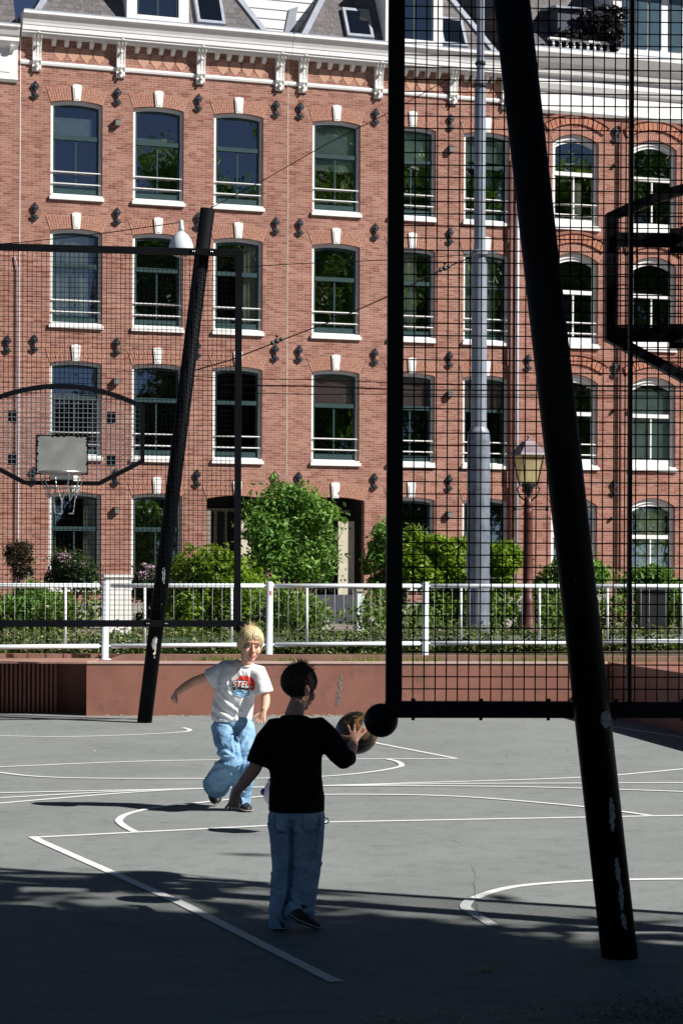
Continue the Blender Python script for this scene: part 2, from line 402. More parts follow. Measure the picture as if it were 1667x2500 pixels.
part('ribs',mb,MT['rust'],wl)
wr=thing('retaining_wall','low brown wall in shade turning towards us at the right edge','wall',(3.14,24.17,0))
d=V(3.59-3.14,21.5-24.17,0); 
e=d*3.2; nn=V(-d.y,d.x,0).normalized()*.9
mb=MB(); mb.ring([[(0.003,0.1,-.1),(0.003,.1,.62),(nn.x+.003,nn.y+.1,.62),(nn.x+.003,nn.y+.1,-.1)],[(e.x,e.y,-.1),(e.x,e.y,.66),(e.x+nn.x,e.y+nn.y,.66),(e.x+nn.x,e.y+nn.y,-.1)]])
part('wall_body',mb,MT['rust'],wr)
# painted scrawl on the wall (right of the dark haired boy)
sc=MB()
for i in range(46):
    t=i/45; q=P(833-t*9+random.uniform(-4,4),1650+t*72,23.86)
    s=random.uniform(.004,.011); yy=wally(q.x)-23.9; sc.box(q.x-s,q.x+s,yy-.004,yy+.002,q.z-s*1.3,q.z+s*1.3)
part('scrawl',sc,M('scrawl_paint',(.22,.21,.22),.7,var=.5,scale=60),wl)
# earth edging beam on the verge
eb=MB(); eb.box(-14,12,24.86,24.95,.59,.66)
o=struct('kerb',eb,MT['rustcap'])

# ================================================================== RAILING
TH=math.atan(5000/(15750-833.5)); cT,sT=math.cos(TH),math.sin(TH)
fo=V(-.89,25.4,.6)
fn=thing('railing','pale blue grey tubular steel railing along the far side of the court','railing',fo,TH)
post_m=MB().lathe([(.075,-.02),(.075,.008),(.0425,.010),(.0425,.93),(.036,.942),(.0,.945)],16).mesh('post',MT['fence'],True)
for i in range(-2,5): 
    p=part('post',post_m,None,fn,(i*2.065,0,0))
bal_m=MB().tube([(0,0,.185),(0,0,.865)],.017,10).mesh('baluster',MT['fence'],True)
rod_m=MB().tube([(0,0,.185),(0,0,.865)],.0035,6).mesh('rod',M('dull_rod',(.30,.32,.33),.6),True)
for i in range(-2,4):
    a=i*2.065+.075; b=(i+1)*2.065-.075
    for z in (.892,.161):
        mb=MB().tube([(a,0,z),(b,0,z)],.028,14); mb.tube([(a-.06,0,z),(a+.01,0,z)],.014,8); mb.tube([(b-.01,0,z),(b+.06,0,z)],.014,8)
        part('rail',mb,MT['fence'],fn,smooth=True)
    for k in range(1,17):
        x=i*2.065+k*2.065/17
        if k in (4,13): part('baluster',bal_m,None,fn,(x,0,0))
        elif -5<x<5.6: part('rod',rod_m,None,fn,(x,0,0))
st=MB()
st.ring([[(.0435*math.cos(a),.0435*math.sin(a),z) for z in (.77,.83)] for a in [R_(-115+i*12) for i in range(6)]],False)
part('sticker',st,M('pink_sticker',(.75,.45,.50),.6,var=.3,scale=60,bump=0),fn,(0,0,0))

# ================================================================== HOUSES
X0=uv(440,1380)[0]*54/FPX; Y0=54.
def FP(s,off=0,z=0):
    return V(X0+cT*s+sT*off, Y0+sT*s-cT*off, z)
ROWZ=[11.27,7.95,4.53,1.13]; WH=2.42; WW=.68
def arcz(x,w,rise): 
    return rise*(1-(x/w)**2)
def arc_pts(w,z,rise,n=12): return [(-w+2*w*i/n, z+arcz(-w+2*w*i/n,w,rise)) for i in range(n+1)]
def wall_mesh(s0,s1,ztop,cols,depth=9.0,zb=-.1,reveal=.24,n=12):
    """cols: list of (centre, halfwidth, [(z0,z1,rise),...])"""
    mb=MB(); xs=s0
    def q(a,b,c,d): mb.poly([a,b,c,d])
    for (c,w,ops) in sorted(cols,key=lambda k:k[0]):
        q((xs,0,zb),(c-w,0,zb),(c-w,0,ztop),(xs,0,ztop)); xs=c+w
        ops=sorted(ops)
        ops=[(o if len(o)==4 else (*o,w)) for o in ops]
        br=sorted(set([round(-w+2*w*i/n,5) for i in range(n+1)]+[round(k*o[3],5) for o in ops for k in (-1,1)]))
        for xa,xb in zip(br[:-1],br[1:]):
            za=zb_=zb
            for (z0,z1,rise,hw) in ops:
                if abs(xa+xb)/2>hw: continue
                q((c+xa,0,za),(c+xb,0,zb_),(c+xb,0,z0),(c+xa,0,z0))
                za=z1+arcz(xa,hw,rise); zb_=z1+arcz(xb,hw,rise)
                q((c+xa,0,za),(c+xb,0,zb_),(c+xb,reveal,zb_),(c+xa,reveal,za))
            q((c+xa,0,za),(c+xb,0,zb_),(c+xb,0,ztop),(c+xa,0,ztop))
        for (z0,z1,rise,w) in ops:
            q((c-w,0,z0),(c-w,reveal,z0),(c-w,reveal,z1),(c-w,0,z1))
            q((c+w,0,z0),(c+w,0,z1),(c+w,reveal,z1),(c+w,reveal,z0))
            q((c-w,0,z0),(c+w,0,z0),(c+w,reveal,z0),(c-w,reveal,z0))
    q((xs,0,zb),(s1,0,zb),(s1,0,ztop),(xs,0,ztop))
    q((s0,0,zb),(s0,0,ztop),(s0,depth,ztop),(s0,depth,zb)); q((s1,0,zb),(s1,depth,zb),(s1,depth,ztop),(s1,0,ztop))
    q((s0,depth,zb),(s0,depth,ztop),(s1,depth,ztop),(s1,depth,zb)); q((s0,0,ztop),(s1,0,ztop),(s1,depth,ztop),(s0,depth,ztop))
    return mb
def no_fix(mb,name,m):
    return mb.mesh(name,m,False,False)

# ---- window (origin at bottom centre of the opening on the wall plane)
def frame_mb(w,h,rise,fw,y0,y1,n=12):
    """arched frame border of width fw"""
    mb=MB(); outer=[(-w,0)]+arc_pts(w,h,rise,n)+[(w,0)]
    iw=w-fw; inner=[(-iw,fw)]+[(x,z) for x,z in arc_pts(iw,h-fw,rise*(iw/w)**2,n)]+[(iw,fw)]
    m=len(outer); k=0
    O0=[(x,y0,z) for x,z in outer]; I0=[(x,y0,z) for x,z in inner]; O1=[(x,y1,z) for x,z in outer]; I1=[(x,y1,z) for x,z in inner]
    for i in range(m):
        j=(i+1)%m
        mb.poly([O0[i],O0[j],I0[j],I0[i]]); mb.poly([I0[i],I0[j],I1[j],I1[i]]); mb.poly([O1[i],I1[i],I1[j],O1[j]]); mb.poly([O0[i],O1[i],O1[j],O0[j]])
    return mb
def arch_fill(w,z0,z1,rise,y,n=12,x0=None,x1=None):
    return [(-w,y,z0),(w,y,z0)]+[(x,y,z) for x,z in reversed(arc_pts(w,z1,rise,n))]
mesh_cache={}
def win_meshes(kind):
    if kind in mesh_cache: return mesh_cache[kind]
    w,h=(WW,WH) if kind=='g' else (.71,2.44); rise=.075 if kind=='g' else .24
    if kind=='w': h=2.36
    d={}
    fw=.075; d['frame']=frame_mb(w-.003,h-.004,rise,fw,.085,.20).mesh('window',MT['white'])
    iw=w-fw; tz=h-.88*(1 if kind=='g' else .98)
    sash=M_G=MT['green2'] if kind=='g' else MT['white']
    mb=frame_mb(iw-.002,h-fw-.004,rise*.8,.055,.13,.19)
    # lift the frame to start at z=fw
    mb.v=[(x,y,z+ (fw if z<.2 else 0)) for x,y,z in mb.v]
    mb.box(-iw+.02,iw-.02,.105,.19,tz-.055,tz+.055)          # transom
    mb.box(-.020,.020,.135,.185,.10,tz-.05)                  # mullion
    mb.box(-iw+.045,iw-.045,.125,.19,fw+.03,fw+.17)          # bottom rail
    d['sash']=mb.mesh('sash',sash)
    mb=MB(); mb.poly([(-iw,.16,tz),(iw,.16,tz)]+[(x,.16,z) for x,z in reversed(arc_pts(iw,h-fw-.02,rise*.8))]); d['upper_pane']=mb.mesh('pane',MT['glass'],False,False)
    mb=MB(); mb.poly([(-iw,.165,fw),(iw,.165,fw),(iw,.165,tz),(-iw,.165,tz)]); d['lower_pane']=mb.mesh('pane',MT['glass'],False,False)
    mb=MB(); mb.box(-w-.035,w+.035,-.075,.09,-.095,-.006); mb.box(-w+.002,w-.002,-.03,.088,-.006,.045); d['sill']=mb.mesh('sill',MT['white'])
    mb=MB().tube([(-w+.01,.05,0),(w-.01,.05,0)],.016,8); mb.box(-w+.002,-w+.03,.035,.088,-.02,.02); mb.box(w-.03,w-.002,.035,.088,-.02,.02)
    d['rail']=mb.mesh('guard_rail',MT['white'],False)
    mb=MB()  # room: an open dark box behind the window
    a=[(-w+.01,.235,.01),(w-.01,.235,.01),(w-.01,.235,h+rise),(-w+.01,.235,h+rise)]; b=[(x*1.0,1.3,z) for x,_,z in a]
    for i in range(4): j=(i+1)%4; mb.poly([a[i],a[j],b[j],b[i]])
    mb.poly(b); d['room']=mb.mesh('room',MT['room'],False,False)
    d['dims']=(w,h,rise,tz,iw); mesh_cache[kind]=d; return d
def curtain_mb(x0,x1,z0,z1,y=.25,amp=.012,fr=30):
    mb=MB(); n=24
    r0=[];r1=[]
    for i in range(n+1):
        x=x0+(x1-x0)*i/n; yy=y+amp*math.sin(x*fr+z0)+.5*amp*math.sin(x*fr*2.3)
        r0.append((x,yy,z0)); r1.append((x,yy,z1))
    for i in range(n): mb.poly([r0[i],r0[i+1],r1[i+1],r1[i]])
    return mb
def window(house,s,z,kind='g',dress=(),rails=True):
    d=win_meshes(kind); w,h,rise,tz,iw=d['dims']
    o=part('window',d['frame'],None,house,(s,0,z))
    part('sash',d['sash'],None,o); part('pane',d['upper_pane'],None,o); part('pane',d['lower_pane'],None,o)
    part('sill',d['sill'],None,o); part('room',d['room'],None,o)
    if rails:
        for q in (.34,.64): part('guard_rail',d['rail'],None,o,(0,0,q))
    for k in dress:
        if k[0]=='blind': part('blind',MB().box(k[1]*iw,k[2]*iw,.238,.246,k[3]*h,k[4]*h),MT[k[5] if len(k)>5 else 'blind'],o)
        if k[0]=='curtain': part('curtain',curtain_mb(k[1]*iw,k[2]*iw,.08,(k[3] if len(k)>3 else .97)*h),MT['curtain'],o,smooth=True)
        if k[0]=='plant':
            part('pot_plant',leaf_mb([(V(k[1]*iw,.26,k[2]*h),V(.16,.03,.22))],160,.06),MT['leaf_y'],o)
    return o
# flared brick arch above a window
def arch_mesh(w,rise,up,flare,n,name='brick_arch'):
    mb=MB()
    pb=[(-w-.002,0)]+[(x,z) for x,z in arc_pts(w,0,rise,10)][1:-1]+[(w+.002,0)]
    def bot(t): x=-w+2*w*t; return (x,arcz(x,w,rise)+.002)
    def top(t): x=(-w-flare)+2*(w+flare)*t; return (x,up+rise*.55*(1-(2*t-1)**2))
    for i in range(n):
        a=(i+.10)/n; b=(i+.90)/n; p0,p1,p2,p3=bot(a),bot(b),top(b),top(a)
        cuts=[(0,.5),(.53,1)] if i%2 else [(0,.3),(.33,.72),(.75,1)]
        for c0,c1 in cuts:
            l=lambda u,v,t:(u[0]+(v[0]-u[0])*t,u[1]+(v[1]-u[1])*t)
            mb.prismY([l(p0,p3,c0),l(p1,p2,c0),l(p1,p2,c1),l(p0,p3,c1)],-.012,.0)
    return mb.mesh(name,MT['arch'])
ARCH=arch_mesh(WW,.075,.37,.13,22); ARCHD=arch_mesh(.84,.09,.37,.13,27)
def bed_mesh(w,rise,up,flare):
    mb=MB(); pts=[(-w,0)]+arc_pts(w,.003,rise,10)[1:-1]+[(w,0)]
    tp=[((w+flare)*(1-2*i/10),up+rise*.55*(1-(2*i/10-1)**2)) for i in range(11)]
    mb.prismY(pts+tp,-.004,.0); return mb
BED=bed_mesh(WW,.075,.37,.13).mesh('mortar_bed',MT['mortar']); BEDD=bed_mesh(.84,.09,.37,.13).mesh('mortar_bed',MT['mortar'])
def key_mesh():
    mb=MB(); mb.prismY([(-.085,.065),(.085,.065),(.12,.44),(-.12,.44)],-.05,-.0); mb.prismY([(-.055,.10),(.055,.10),(.085,.40),(-.085,.40)],-.062,-.05)
    mb.prismY([(-.12,.44),(.12,.44),(.11,.475),(0,.50),(-.11,.475)],-.045,-.0); return mb.mesh('keystone',MT['white'])
KEY=key_mesh()
def anchor_mesh():
    """cast iron wall anchor: leaf shaped head, stem and a curled foot"""
    mb=MB()
    head=[(0,.27),(.025,.24),(.045,.215),(.05,.19),(.085,.165),(.10,.12),(.085,.075),(.06,.05),(.035,.035),(.02,.0),(.018,-.09),(.04,-.12),(.075,-.115),(.098,-.085),(.105,-.12),(.09,-.16),(.055,-.185),(.02,-.19),(0,-.235)]
    pts=head+[(-x,z) for x,z in reversed(head[1:-1])]
    mb.prismY(pts,-.055,-.03); mb.prismY([(x*.6,z*.8+.02) for x,z in pts[:]],-.075,-.055)
    mb.sphere((0,-.07,.12),.045,10,6,(1,.6,1)); mb.tube([(0,0,.02),(0,-.06,.02)],.02,8)
    return mb.mesh('wall_anchor',MT['iron'])
ANCHOR=anchor_mesh()
def vent_mesh():
    mb=MB(); mb.box(-.065,.065,-.14,0,-.07,.08); mb.box(-.075,.075,-.155,0,.08,.095); return mb.mesh('vent_box',M('vent_grey',(.16,.16,.16),.7,var=.2))
VENT=vent_mesh()
def corbel_mesh():
    mb=MB(); prof=[(0,-1.07),(-.05,-1.07),(-.085,-1.02),(-.09,-.95),(-.06,-.90),(-.10,-.86),(-.135,-.8),(-.115,-.72),(-.12,-.6),(-.15,-.45),(-.20,-.33),(-.27,-.24),(-.31,-.15),(-.31,-.05),(-.28,0),(0,0)]
    for x0,x1,s in ((-.11,-.075,1),(-.07,-.02,.93),(-.015,.015,.99),(.02,.07,.93),(.075,.11,1)): mb.prismX([(y*s,z) for y,z in prof],x0,x1)
    mb.prismX([(y*.85,z) for y,z in prof],-.105,.105)
    mb.sphere((0,-.12,-.92),.05,10,6); mb.sphere((0,-.2,-.42),.045,10,6); mb.sphere((0,-.31,-.12),.04,10,6,(1.6,1,1)); mb.sphere((0,-.10,-1.04),.035,8,6)
    mb.box(-.13,.13,-.33,0,0,.05); return mb.mesh('corbel',MT['white2'])
CORBEL=corbel_mesh()
DENT=MB().prismX([(0,-.17),(-.05,-.17),(-.10,-.12),(-.16,-.10),(-.20,-.03),(-.20,0),(0,0)],-.05,.05).mesh('bracket',MT['white'])
def roof(house,a,b,dorm,mirror,cz=15.95,skl=None):
    """slate front slope with slanting ends between a and b"""
    H=2.6; dy=1.4; inn=1.55
    mb=MB(); y=lambda z:-.02+(z-cz)*dy/H
    f=[(a,-.02,cz),(b,-.02,cz),(b-inn,dy-.02,cz+H),(a+inn,dy-.02,cz+H)]
    bk=[(x,6,z) for x,_,z in f]
    mb.poly(f)
    for i in range(4): j=(i+1)%4; mb.poly([f[i],bk[i],bk[j],f[j]])
    r=part('roof',mb,MT['slate'],house)
    for (p,q) in ((f[0],f[3]),(f[1],f[2])):
        p=V(*p);q=V(*q); sx=1 if p.x<q.x else -1
        m2=MB(); n0=V(0,-.05,.03)
        m2.ring([[p+n0,p+n0+V(.17*sx,0,0),p+V(.17*sx,.03,-.02),p+V(0,.03,-.02)],[q+n0,q+n0+V(.17*sx,0,0),q+V(.17*sx,.03,-.02),q+V(0,.03,-.02)]])
        part('ridge_lead',m2,MT['lead'],r)
    # dormer
    c=dorm; dm=MB(); dm.box(c-.83,c+.83,-.10,1.6,cz-.05,cz+2.0); 
    # hollow look: frame pieces in front
    D=part('dormer',dm,MT['white'],house)
    fr=MB(); 
    for x0,x1 in ((c-.83,c-.56),(c+.56,c+.83)): fr.box(x0,x1,-.16,-.102,cz-.05,cz+2.0)
    fr.box(c-.56,c+.56,-.16,-.102,cz-.05,cz+.16); fr.box(c-.56,c+.56,-.16,-.102,cz+1.8,cz+2.0); fr.box(c-.95,c+.95,-.24,1.5,cz+2.002,cz+2.12)
    part('dormer_frame',fr,MT['white'],D)
    sh=MB(); 
    for x0,x1 in ((c-.56,c-.50),(c-.03,c+.03),(c+.50,c+.56)): sh.box(x0,x1,-.135,-.103,cz+.162,cz+1.798)
    part('sash',sh,MT['green'],D); part('pane',MB().poly([(c-.5,-.112,cz+.16),(c+.5,-.112,cz+.16),(c+.5,-.112,cz+1.8),(c-.5,-.112,cz+1.8)]).mesh('pane',MT['glass'],False,False),None,D)
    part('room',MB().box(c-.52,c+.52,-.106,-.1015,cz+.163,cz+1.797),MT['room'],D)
    # roof light on the slope
    for sx in (skl or []):
        m3=MB(); z0,z1=cz+.12,cz+1.0
        m3.ring([[ (sx-.38,y(z0)-.12,z0+.02),(sx+.38,y(z0)-.12,z0+.02),(sx+.38,y(z0)+.03,z0-.03),(sx-.38,y(z0)+.03,z0-.03)],[(sx-.38,y(z1)-.12,z1+.02),(sx+.38,y(z1)-.12,z1+.02),(sx+.38,y(z1)+.03,z1-.03),(sx-.38,y(z1)+.03,z1-.03)]])
        k=part('skylight',m3,MT['lead'],house)
        part('pane',MB().poly([(sx-.30,y(z0+.08)-.125,z0+.10),(sx+.30,y(z0+.08)-.125,z0+.10),(sx+.30,y(z1-.08)-.125,z1-.06),(sx-.30,y(z1-.08)-.125,z1-.06)]).mesh('pane',MT['glass_dark'],False,False),None,k)
def cornice(house,a,b):
    prof=[(0,15.30),(-.27,15.30),(-.27,15.345),(-.33,15.36),(-.33,15.405),(-.36,15.42),(-.36,15.53),(-.375,15.545),(-.385,15.60),(-.42,15.68),(-.475,15.76),(-.52,15.80),(-.52,15.86),(-.50,15.87),(0,15.87)]
    c=part('cornice',MB().prismX(prof,a,b),MT['white'],house)
    part('gutter_lining',MB().box(a+.02,b-.02,-.49,-.0,15.871,15.91),MT['lead'],c)
    return c
def doorway(house,s,z0=1.0,z1=3.5,w=.84,side=1):
    """dark recessed porch with steps, a studded cream door leaf on the right and side panels"""
    pc=MB(); D=1.35
    a=[(-w+.005,.242,z0-.9),(w-.005,.242,z0-.9),(w-.005,.242,z1+.2),(-w+.005,.242,z1+.2)]; b=[(x,D,z) for x,_,z in a]
    for i in range(4): j=(i+1)%4; pc.poly([a[i],a[j],b[j],b[i]])
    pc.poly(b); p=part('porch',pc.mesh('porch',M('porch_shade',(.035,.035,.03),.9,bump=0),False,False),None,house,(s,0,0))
    fr=MB()
    for x0,x1 in ((-w+.01,-w+.10),(-.30,-.22),(.0,.06),(.30,.36)): fr.box(x0,x1,D-.12,D-.01,z0,z1-.28)
    fr.box(-w+.01,w-.01,D-.14,D-.02,z1-.30,z1-.22); part('door_frame',fr,MT['cream'],p)
    dl=MB(); x0=.20; dl.box(x0,x0+.46,.30,.35,z0-.2,z1-.55); d=part('door_leaf',dl,MT['cream'],p)
    kn=MB()
    for z in (1.35,2.05,2.75):
        for dx in (.09,.21,.33): kn.sphere((x0+dx,.295,z),.022,8,6)
    part('stud',kn,MT['iron'],d)
    part('side_panel',MB().box(-w+.02,-w+.20,.3,.5,z0-.2,z1-.3),M('side_panel',(.20,.19,.16),.7),p)
    stp=MB()
    for i in range(5): stp.prismX([(-1.1+i*.27,.1+i*.17),(-1.1+i*.27,.27+i*.17),(.26,.27+i*.17),(.26,.1+i*.17)],-w+.12+i*.002,w-.12-i*.002)
    part('steps',stp,MT['stone'],house,(s,0,0))
    return p
def frieze(house,a,n=4):
    mb=MB()
    for i in range(n):
        c=a+.62+i*.34; 
        pts=[(c+.155*math.cos(t),14.98+.155*math.sin(t)) for t in [R_(-30+k*24) for k in range(11)]]+[(c-.05,14.80),(c,14.75),(c+.05,14.80)]
        mb.prismY(pts,-.006-.001*i,-.0)
    return part('frieze_pattern',mb,MT['tan'],house)
# ---------------------------------------------------------------- leaves
def leaf_arr(blobs,n,size,flat=.5,shell=.55,squash=1.0):
    """n small pointed leaves spread through a set of ellipsoids (centre, radii)"""
    vol=np.array([b[1].x*b[1].y*b[1].z for b in blobs])**(2/3); vol/=vol.sum()
    idx=rng.choice(len(blobs),n,p=vol)
    C=np.array([b[0] for b in blobs])[idx]; Rr=np.array([b[1] for b in blobs])[idx]
    d=rng.normal(size=(n,3)); d/=np.linalg.norm(d,axis=1)[:,None]
    r=shell+(1-shell)*rng.random(n)**.6; r+=rng.exponential(.20,size=n)*(rng.random(n)<.5)
    p=C+d*r[:,None]*Rr
    nrm=d*flat+rng.normal(size=(n,3))*.55+np.array([0,0,.45]); nrm/=np.linalg.norm(nrm,axis=1)[:,None]
    t=np.cross(nrm,rng.normal(size=(n,3))); t/=np.linalg.norm(t,axis=1)[:,None]
    b=np.cross(nrm,t); s=size*(.6+.8*rng.random(n))[:,None]
    v0=p-t*s; v1=p+b*s*.42-nrm*s*.12; v2=p+t*s; v3=p-b*s*.42-nrm*s*.12
    v=np.stack([v0,v1,v2,v3],1).reshape(-1,3)
    return v
def leaf_mesh(blobs,n,size,m,name='foliage',**k):
    v=leaf_arr(blobs,n,size,**k); me=bpy.data.meshes.new(name)
    N=len(v); me.vertices.add(N); me.vertices.foreach_set('co',v.astype('f').ravel())
    nf=N//4; me.loops.add(nf*6); me.polygons.add(nf*2)
    q=np.arange(nf)*4; L=np.stack([q,q+1,q+2,q,q+2,q+3],1).ravel()
    me.loops.foreach_set('vertex_index',L.astype('i')); me.polygons.foreach_set('loop_start',(np.arange(nf*2)*3).astype('i')); me.polygons.foreach_set('loop_total',np.full(nf*2,3,'i'))
    me.update(calc_edges=True); me.materials.append(m); return me
def leaf_mb(blobs,n,size):
    v=leaf_arr(blobs,n,size); mb=MB(); mb.v=[tuple(p) for p in v]; mb.f=[(4*i,4*i+1,4*i+2,4*i+3) for i in range(len(v)//4)]; return mb
MT['leaf_d']=m_leaf('leaf_dark',(.012,.030,.010,1),(.05,.10,.025,1))
MT['leaf_g']=m_leaf('leaf_green',(.04,.13,.015,1),(.27,.48,.11,1),.4)
MT['leaf_y']=m_leaf('leaf_yellow_green',(.08,.17,.012,1),(.33,.48,.05,1),.45)
MT['leaf_red']=m_leaf('leaf_reddish',(.03,.025,.015,1),(.09,.07,.04,1))
MT['leaf_h']=m_leaf('leaf_hedge',(.04,.07,.015,1),(.33,.38,.15,1))
MT['leaf_m']=m_leaf('leaf_mixed',(.03,.08,.010,1),(.22,.34,.07,1),.35)
MT['leaf_s']=m_leaf('leaf_silver',(.25,.30,.24,1),(.55,.60,.52,1))
MT['petal']=m_leaf('petal',(.50,.30,.50,1),(.85,.66,.85,1))
MT['dead']=m_leaf('dead_leaf',(.30,.24,.14,1),(.55,.48,.33,1),.1)
MT['grass']=m_leaf('grass',(.06,.12,.01,1),(.30,.42,.06,1),.4)

def plant(name,label,cat,x0,x1,ytop,ybot,Y,n,size,m,depth=.8,seed=1,stem=True,clumps=14,extra=None,ground=.22,group=None,flowers=0,grow=.30):
    """a shrub filling the picture box x0..x1, ytop..ybot at distance Y"""
    rs=random.Random(seed)
    a=P(x0,ybot,Y); b=P(x1,ytop,Y); cx=(a.x+b.x)/2; w=(b.x-a.x)/2; z0=max(ground,a.z); z1=b.z
    t=thing(name,label,cat,(cx,Y,ground),0,group); blobs=[]
    for i in range(clumps):
        fz=rs.random(); zz=z0+(z1-z0)*(.12+.80*fz)-ground
        ww=w*math.sqrt(max(.15,1-((fz-.40)/.68)**2)); ang=rs.uniform(-1,1)*rs.uniform(.6,1)
        r=w*rs.uniform(.45,1.35)*grow+.09
        blobs.append((V(ww*ang*.85, rs.uniform(-depth,depth)*.6, min(zz,z0-ground+(z1-z0)*(1-.36*abs(ang)**1.6)*rs.uniform(.70,1.03)-r*.5)), V(r,r*.9,r*rs.uniform(.55,.9))))
    for bx,by,br in (extra or []):
        q=P(bx,by,Y); blobs.append((V(q.x-cx,rs.uniform(-.2,.2),q.z-ground),V(br,br*.8,br*.8)))
    part('foliage',leaf_mesh(blobs,n,size,m),None,t)
    if stem:
        mb=MB()
        for (c,r) in blobs[::2]:
            p0=V(rs.uniform(-.1,.1),rs.uniform(-.1,.1),0); mid=(p0+c)/2+V(rs.uniform(-.1,.1),0,.1)
            mb.tube([p0,mid,c],[.03,.02,.006],6)
        part('stems',mb,MT['bark'],t)
    if flowers:
        fb=[(c+V(0,-r.y*.5,r.z*.5),r*.55) for c,r in sorted(blobs,key=lambda q:-q[0].z)[:max(5,clumps//2)]]
        for q in fb: part('blossom',leaf_mesh([q],flowers//len(fb),.05,MT['petal'],'blossom',shell=.2),None,t)
    return t

# ================================================================== houses assembled
def house_B(label,s0,s1,cols,door_col,mirror,dress,anchors,corbels,vents,name='town_house',dorm=0,rf=(0,0),skl=None,fr=(),group='matching red brick town houses'):
    sc=(s0+s1)/2; H=thing(name,label,'town house',FP(sc),TH,group)
    cc=[]
    for i,c in enumerate(cols):
        ops=[(z,z+WH,.075) for z in ROWZ]
        ops=[(*o,WW) for o in ops]
        if i==door_col: ops[3]=(.15,3.50,.09,.84)
        cc.append((c-sc,WW if i!=door_col else .84,ops))
    wcols=[]
    for i,(c,w,ops) in enumerate(cc): wcols.append((c,w,ops))
    # ground floor door is a little wider: handled with its own narrow piers
    link('wall',no_fix(wall_mesh(s0-sc,s1-sc,15.86,wcols),'wall',MT['brick']),H)
    for i,c in enumerate(cols):
        for r,z in enumerate(ROWZ):
            if i==door_col and r==3: continue
            window(H,c-sc,z,'g',dress.get((i,r),()),rails=(r<3))
        for r,z in enumerate(ROWZ):
            zt=(z+WH) if not (i==door_col and r==3) else 3.5
            dr=(i==door_col and r==3); part('mortar_bed',BEDD if dr else BED,None,H,(c-sc,0,zt)); part('brick_arch',ARCHD if dr else ARCH,None,H,(c-sc,0,zt)); part('keystone',KEY,None,H,(c-sc,0,zt))
    for s in anchors:
        for z in (13.93,10.80,7.40,4.0): part('wall_anchor',ANCHOR,None,H,(s-sc,0,z))
    for s in corbels: part('corbel',CORBEL,None,H,(s-sc,0,15.50))
    for s,z in vents: part('vent_box',VENT,None,H,(s-sc,0,z))
    cornice(H,s0-sc+.003,s1-sc-.003)
    cs=sorted(corbels)
    for a,b in zip(cs[:-1],cs[1:]):
        if b-a<1.2: continue
        for k in range(1,6): part('bracket',DENT,None,H,(a-sc+.28+(b-a-.56)*(k-.5)/5*1.0,0,15.298))
        frieze(H,a-sc)
    part('string_course',MB().prismX([(0,14.60),(-.045,14.61),(-.06,14.66),(-.045,14.71),(0,14.72)],s0-sc+.002,s1-sc-.002),MT['white'],H)
    part('plinth',MB().box(s0-sc,cols[door_col]-sc-.9 ,-.05,.0,.15,.75),MT['plinth'],H); part('plinth',MB().box(cols[door_col]-sc+.9,s1-sc,-.05,.0,.15,.75),MT['plinth'],H)
    doorway(H,cols[door_col]-sc)
    roof(H,rf[0]-sc,rf[1]-sc,dorm-sc,mirror,skl=[q-sc for q in (skl or [])])
    return H,sc
d1={(0,0):[('blind',-.9,.75,.66,.86)],(1,0):[('blind',-1,.45,.62,.70)],
    (0,1):[('curtain',-1,.62)],(1,1):[('curtain',-1,-.88,.6)],(2,1):[('curtain',.35,1),('blind',-1,-.2,.04,.13)],
    (0,3):[('curtain',-1,-.75),('curtain',.45,.95)],(0,2):[],(2,0):[]}
H1,sc1=house_B('red brick town house left of centre with a white dormer and shrub by its door',-4.28,2.92,[-2.80,-.63,1.55],2,False,d1,
    [-3.89,-1.735,.44,2.58],[-3.86,-1.665,.485,2.66],[(-1.74,13.25),(-1.74,6.5),(-1.72,3.15)],dorm=-.70,rf=(-3.95,2.35),skl=[.78])
d2={(0,0):[('blind',-1,1,.60,.98),('blind',-1,1,.48,.61)],(1,0):[('blind',-1,1,.60,.98)],(2,0):[('blind',-1,1,.70,.98)],
    (0,1):[('curtain',-1,-.86,.7)],(1,1):[('curtain',-1,.35)],(2,1):[('curtain',-1,-.4),('curtain',.1,.6)],
    (0,2):[('blind',-1,1,.62,.98,'pink')],(1,2):[('blind',-1,1,.62,.98,'pink')],(2,2):[('blind',-1,1,.62,.98,'pink')]}
H2,sc2=house_B('red brick town house behind the black mesh with the open porch and cream door leaf',2.925,9.45,[4.29,6.48,8.67],0,True,d2,
    [3.25,5.40,7.58],[3.31,5.46,7.64,9.2],[(7.58,13.2),(7.58,6.45),(7.58,3.15)],dorm=6.45,rf=(3.25,9.0),skl=[4.95,7.7])
# white boarded gable between the two roofs, belongs to the left house
g=MB(); g.prismY([(2.3-sc1,15.95),(3.22-sc1,15.95),(4.7-sc1,18.3),(.8-sc1,18.3)],.9,1.1); gb=part('gable_boards',g,MT['white'],H1)
gl=MB()
for i in range(9): gl.box(1.0-sc1,4.5-sc1,.885,.90,16.08+i*.26,16.095+i*.26)
part('board_joints',gl,MT['lead'],gb)
gw=MB(); gw.prismY([(3.05-sc1,16.15),(3.30-sc1,16.15),(3.45-sc1,17.0),(3.20-sc1,16.9)],.86,.899); part('gable_window',gw,MT['lead'],gb)
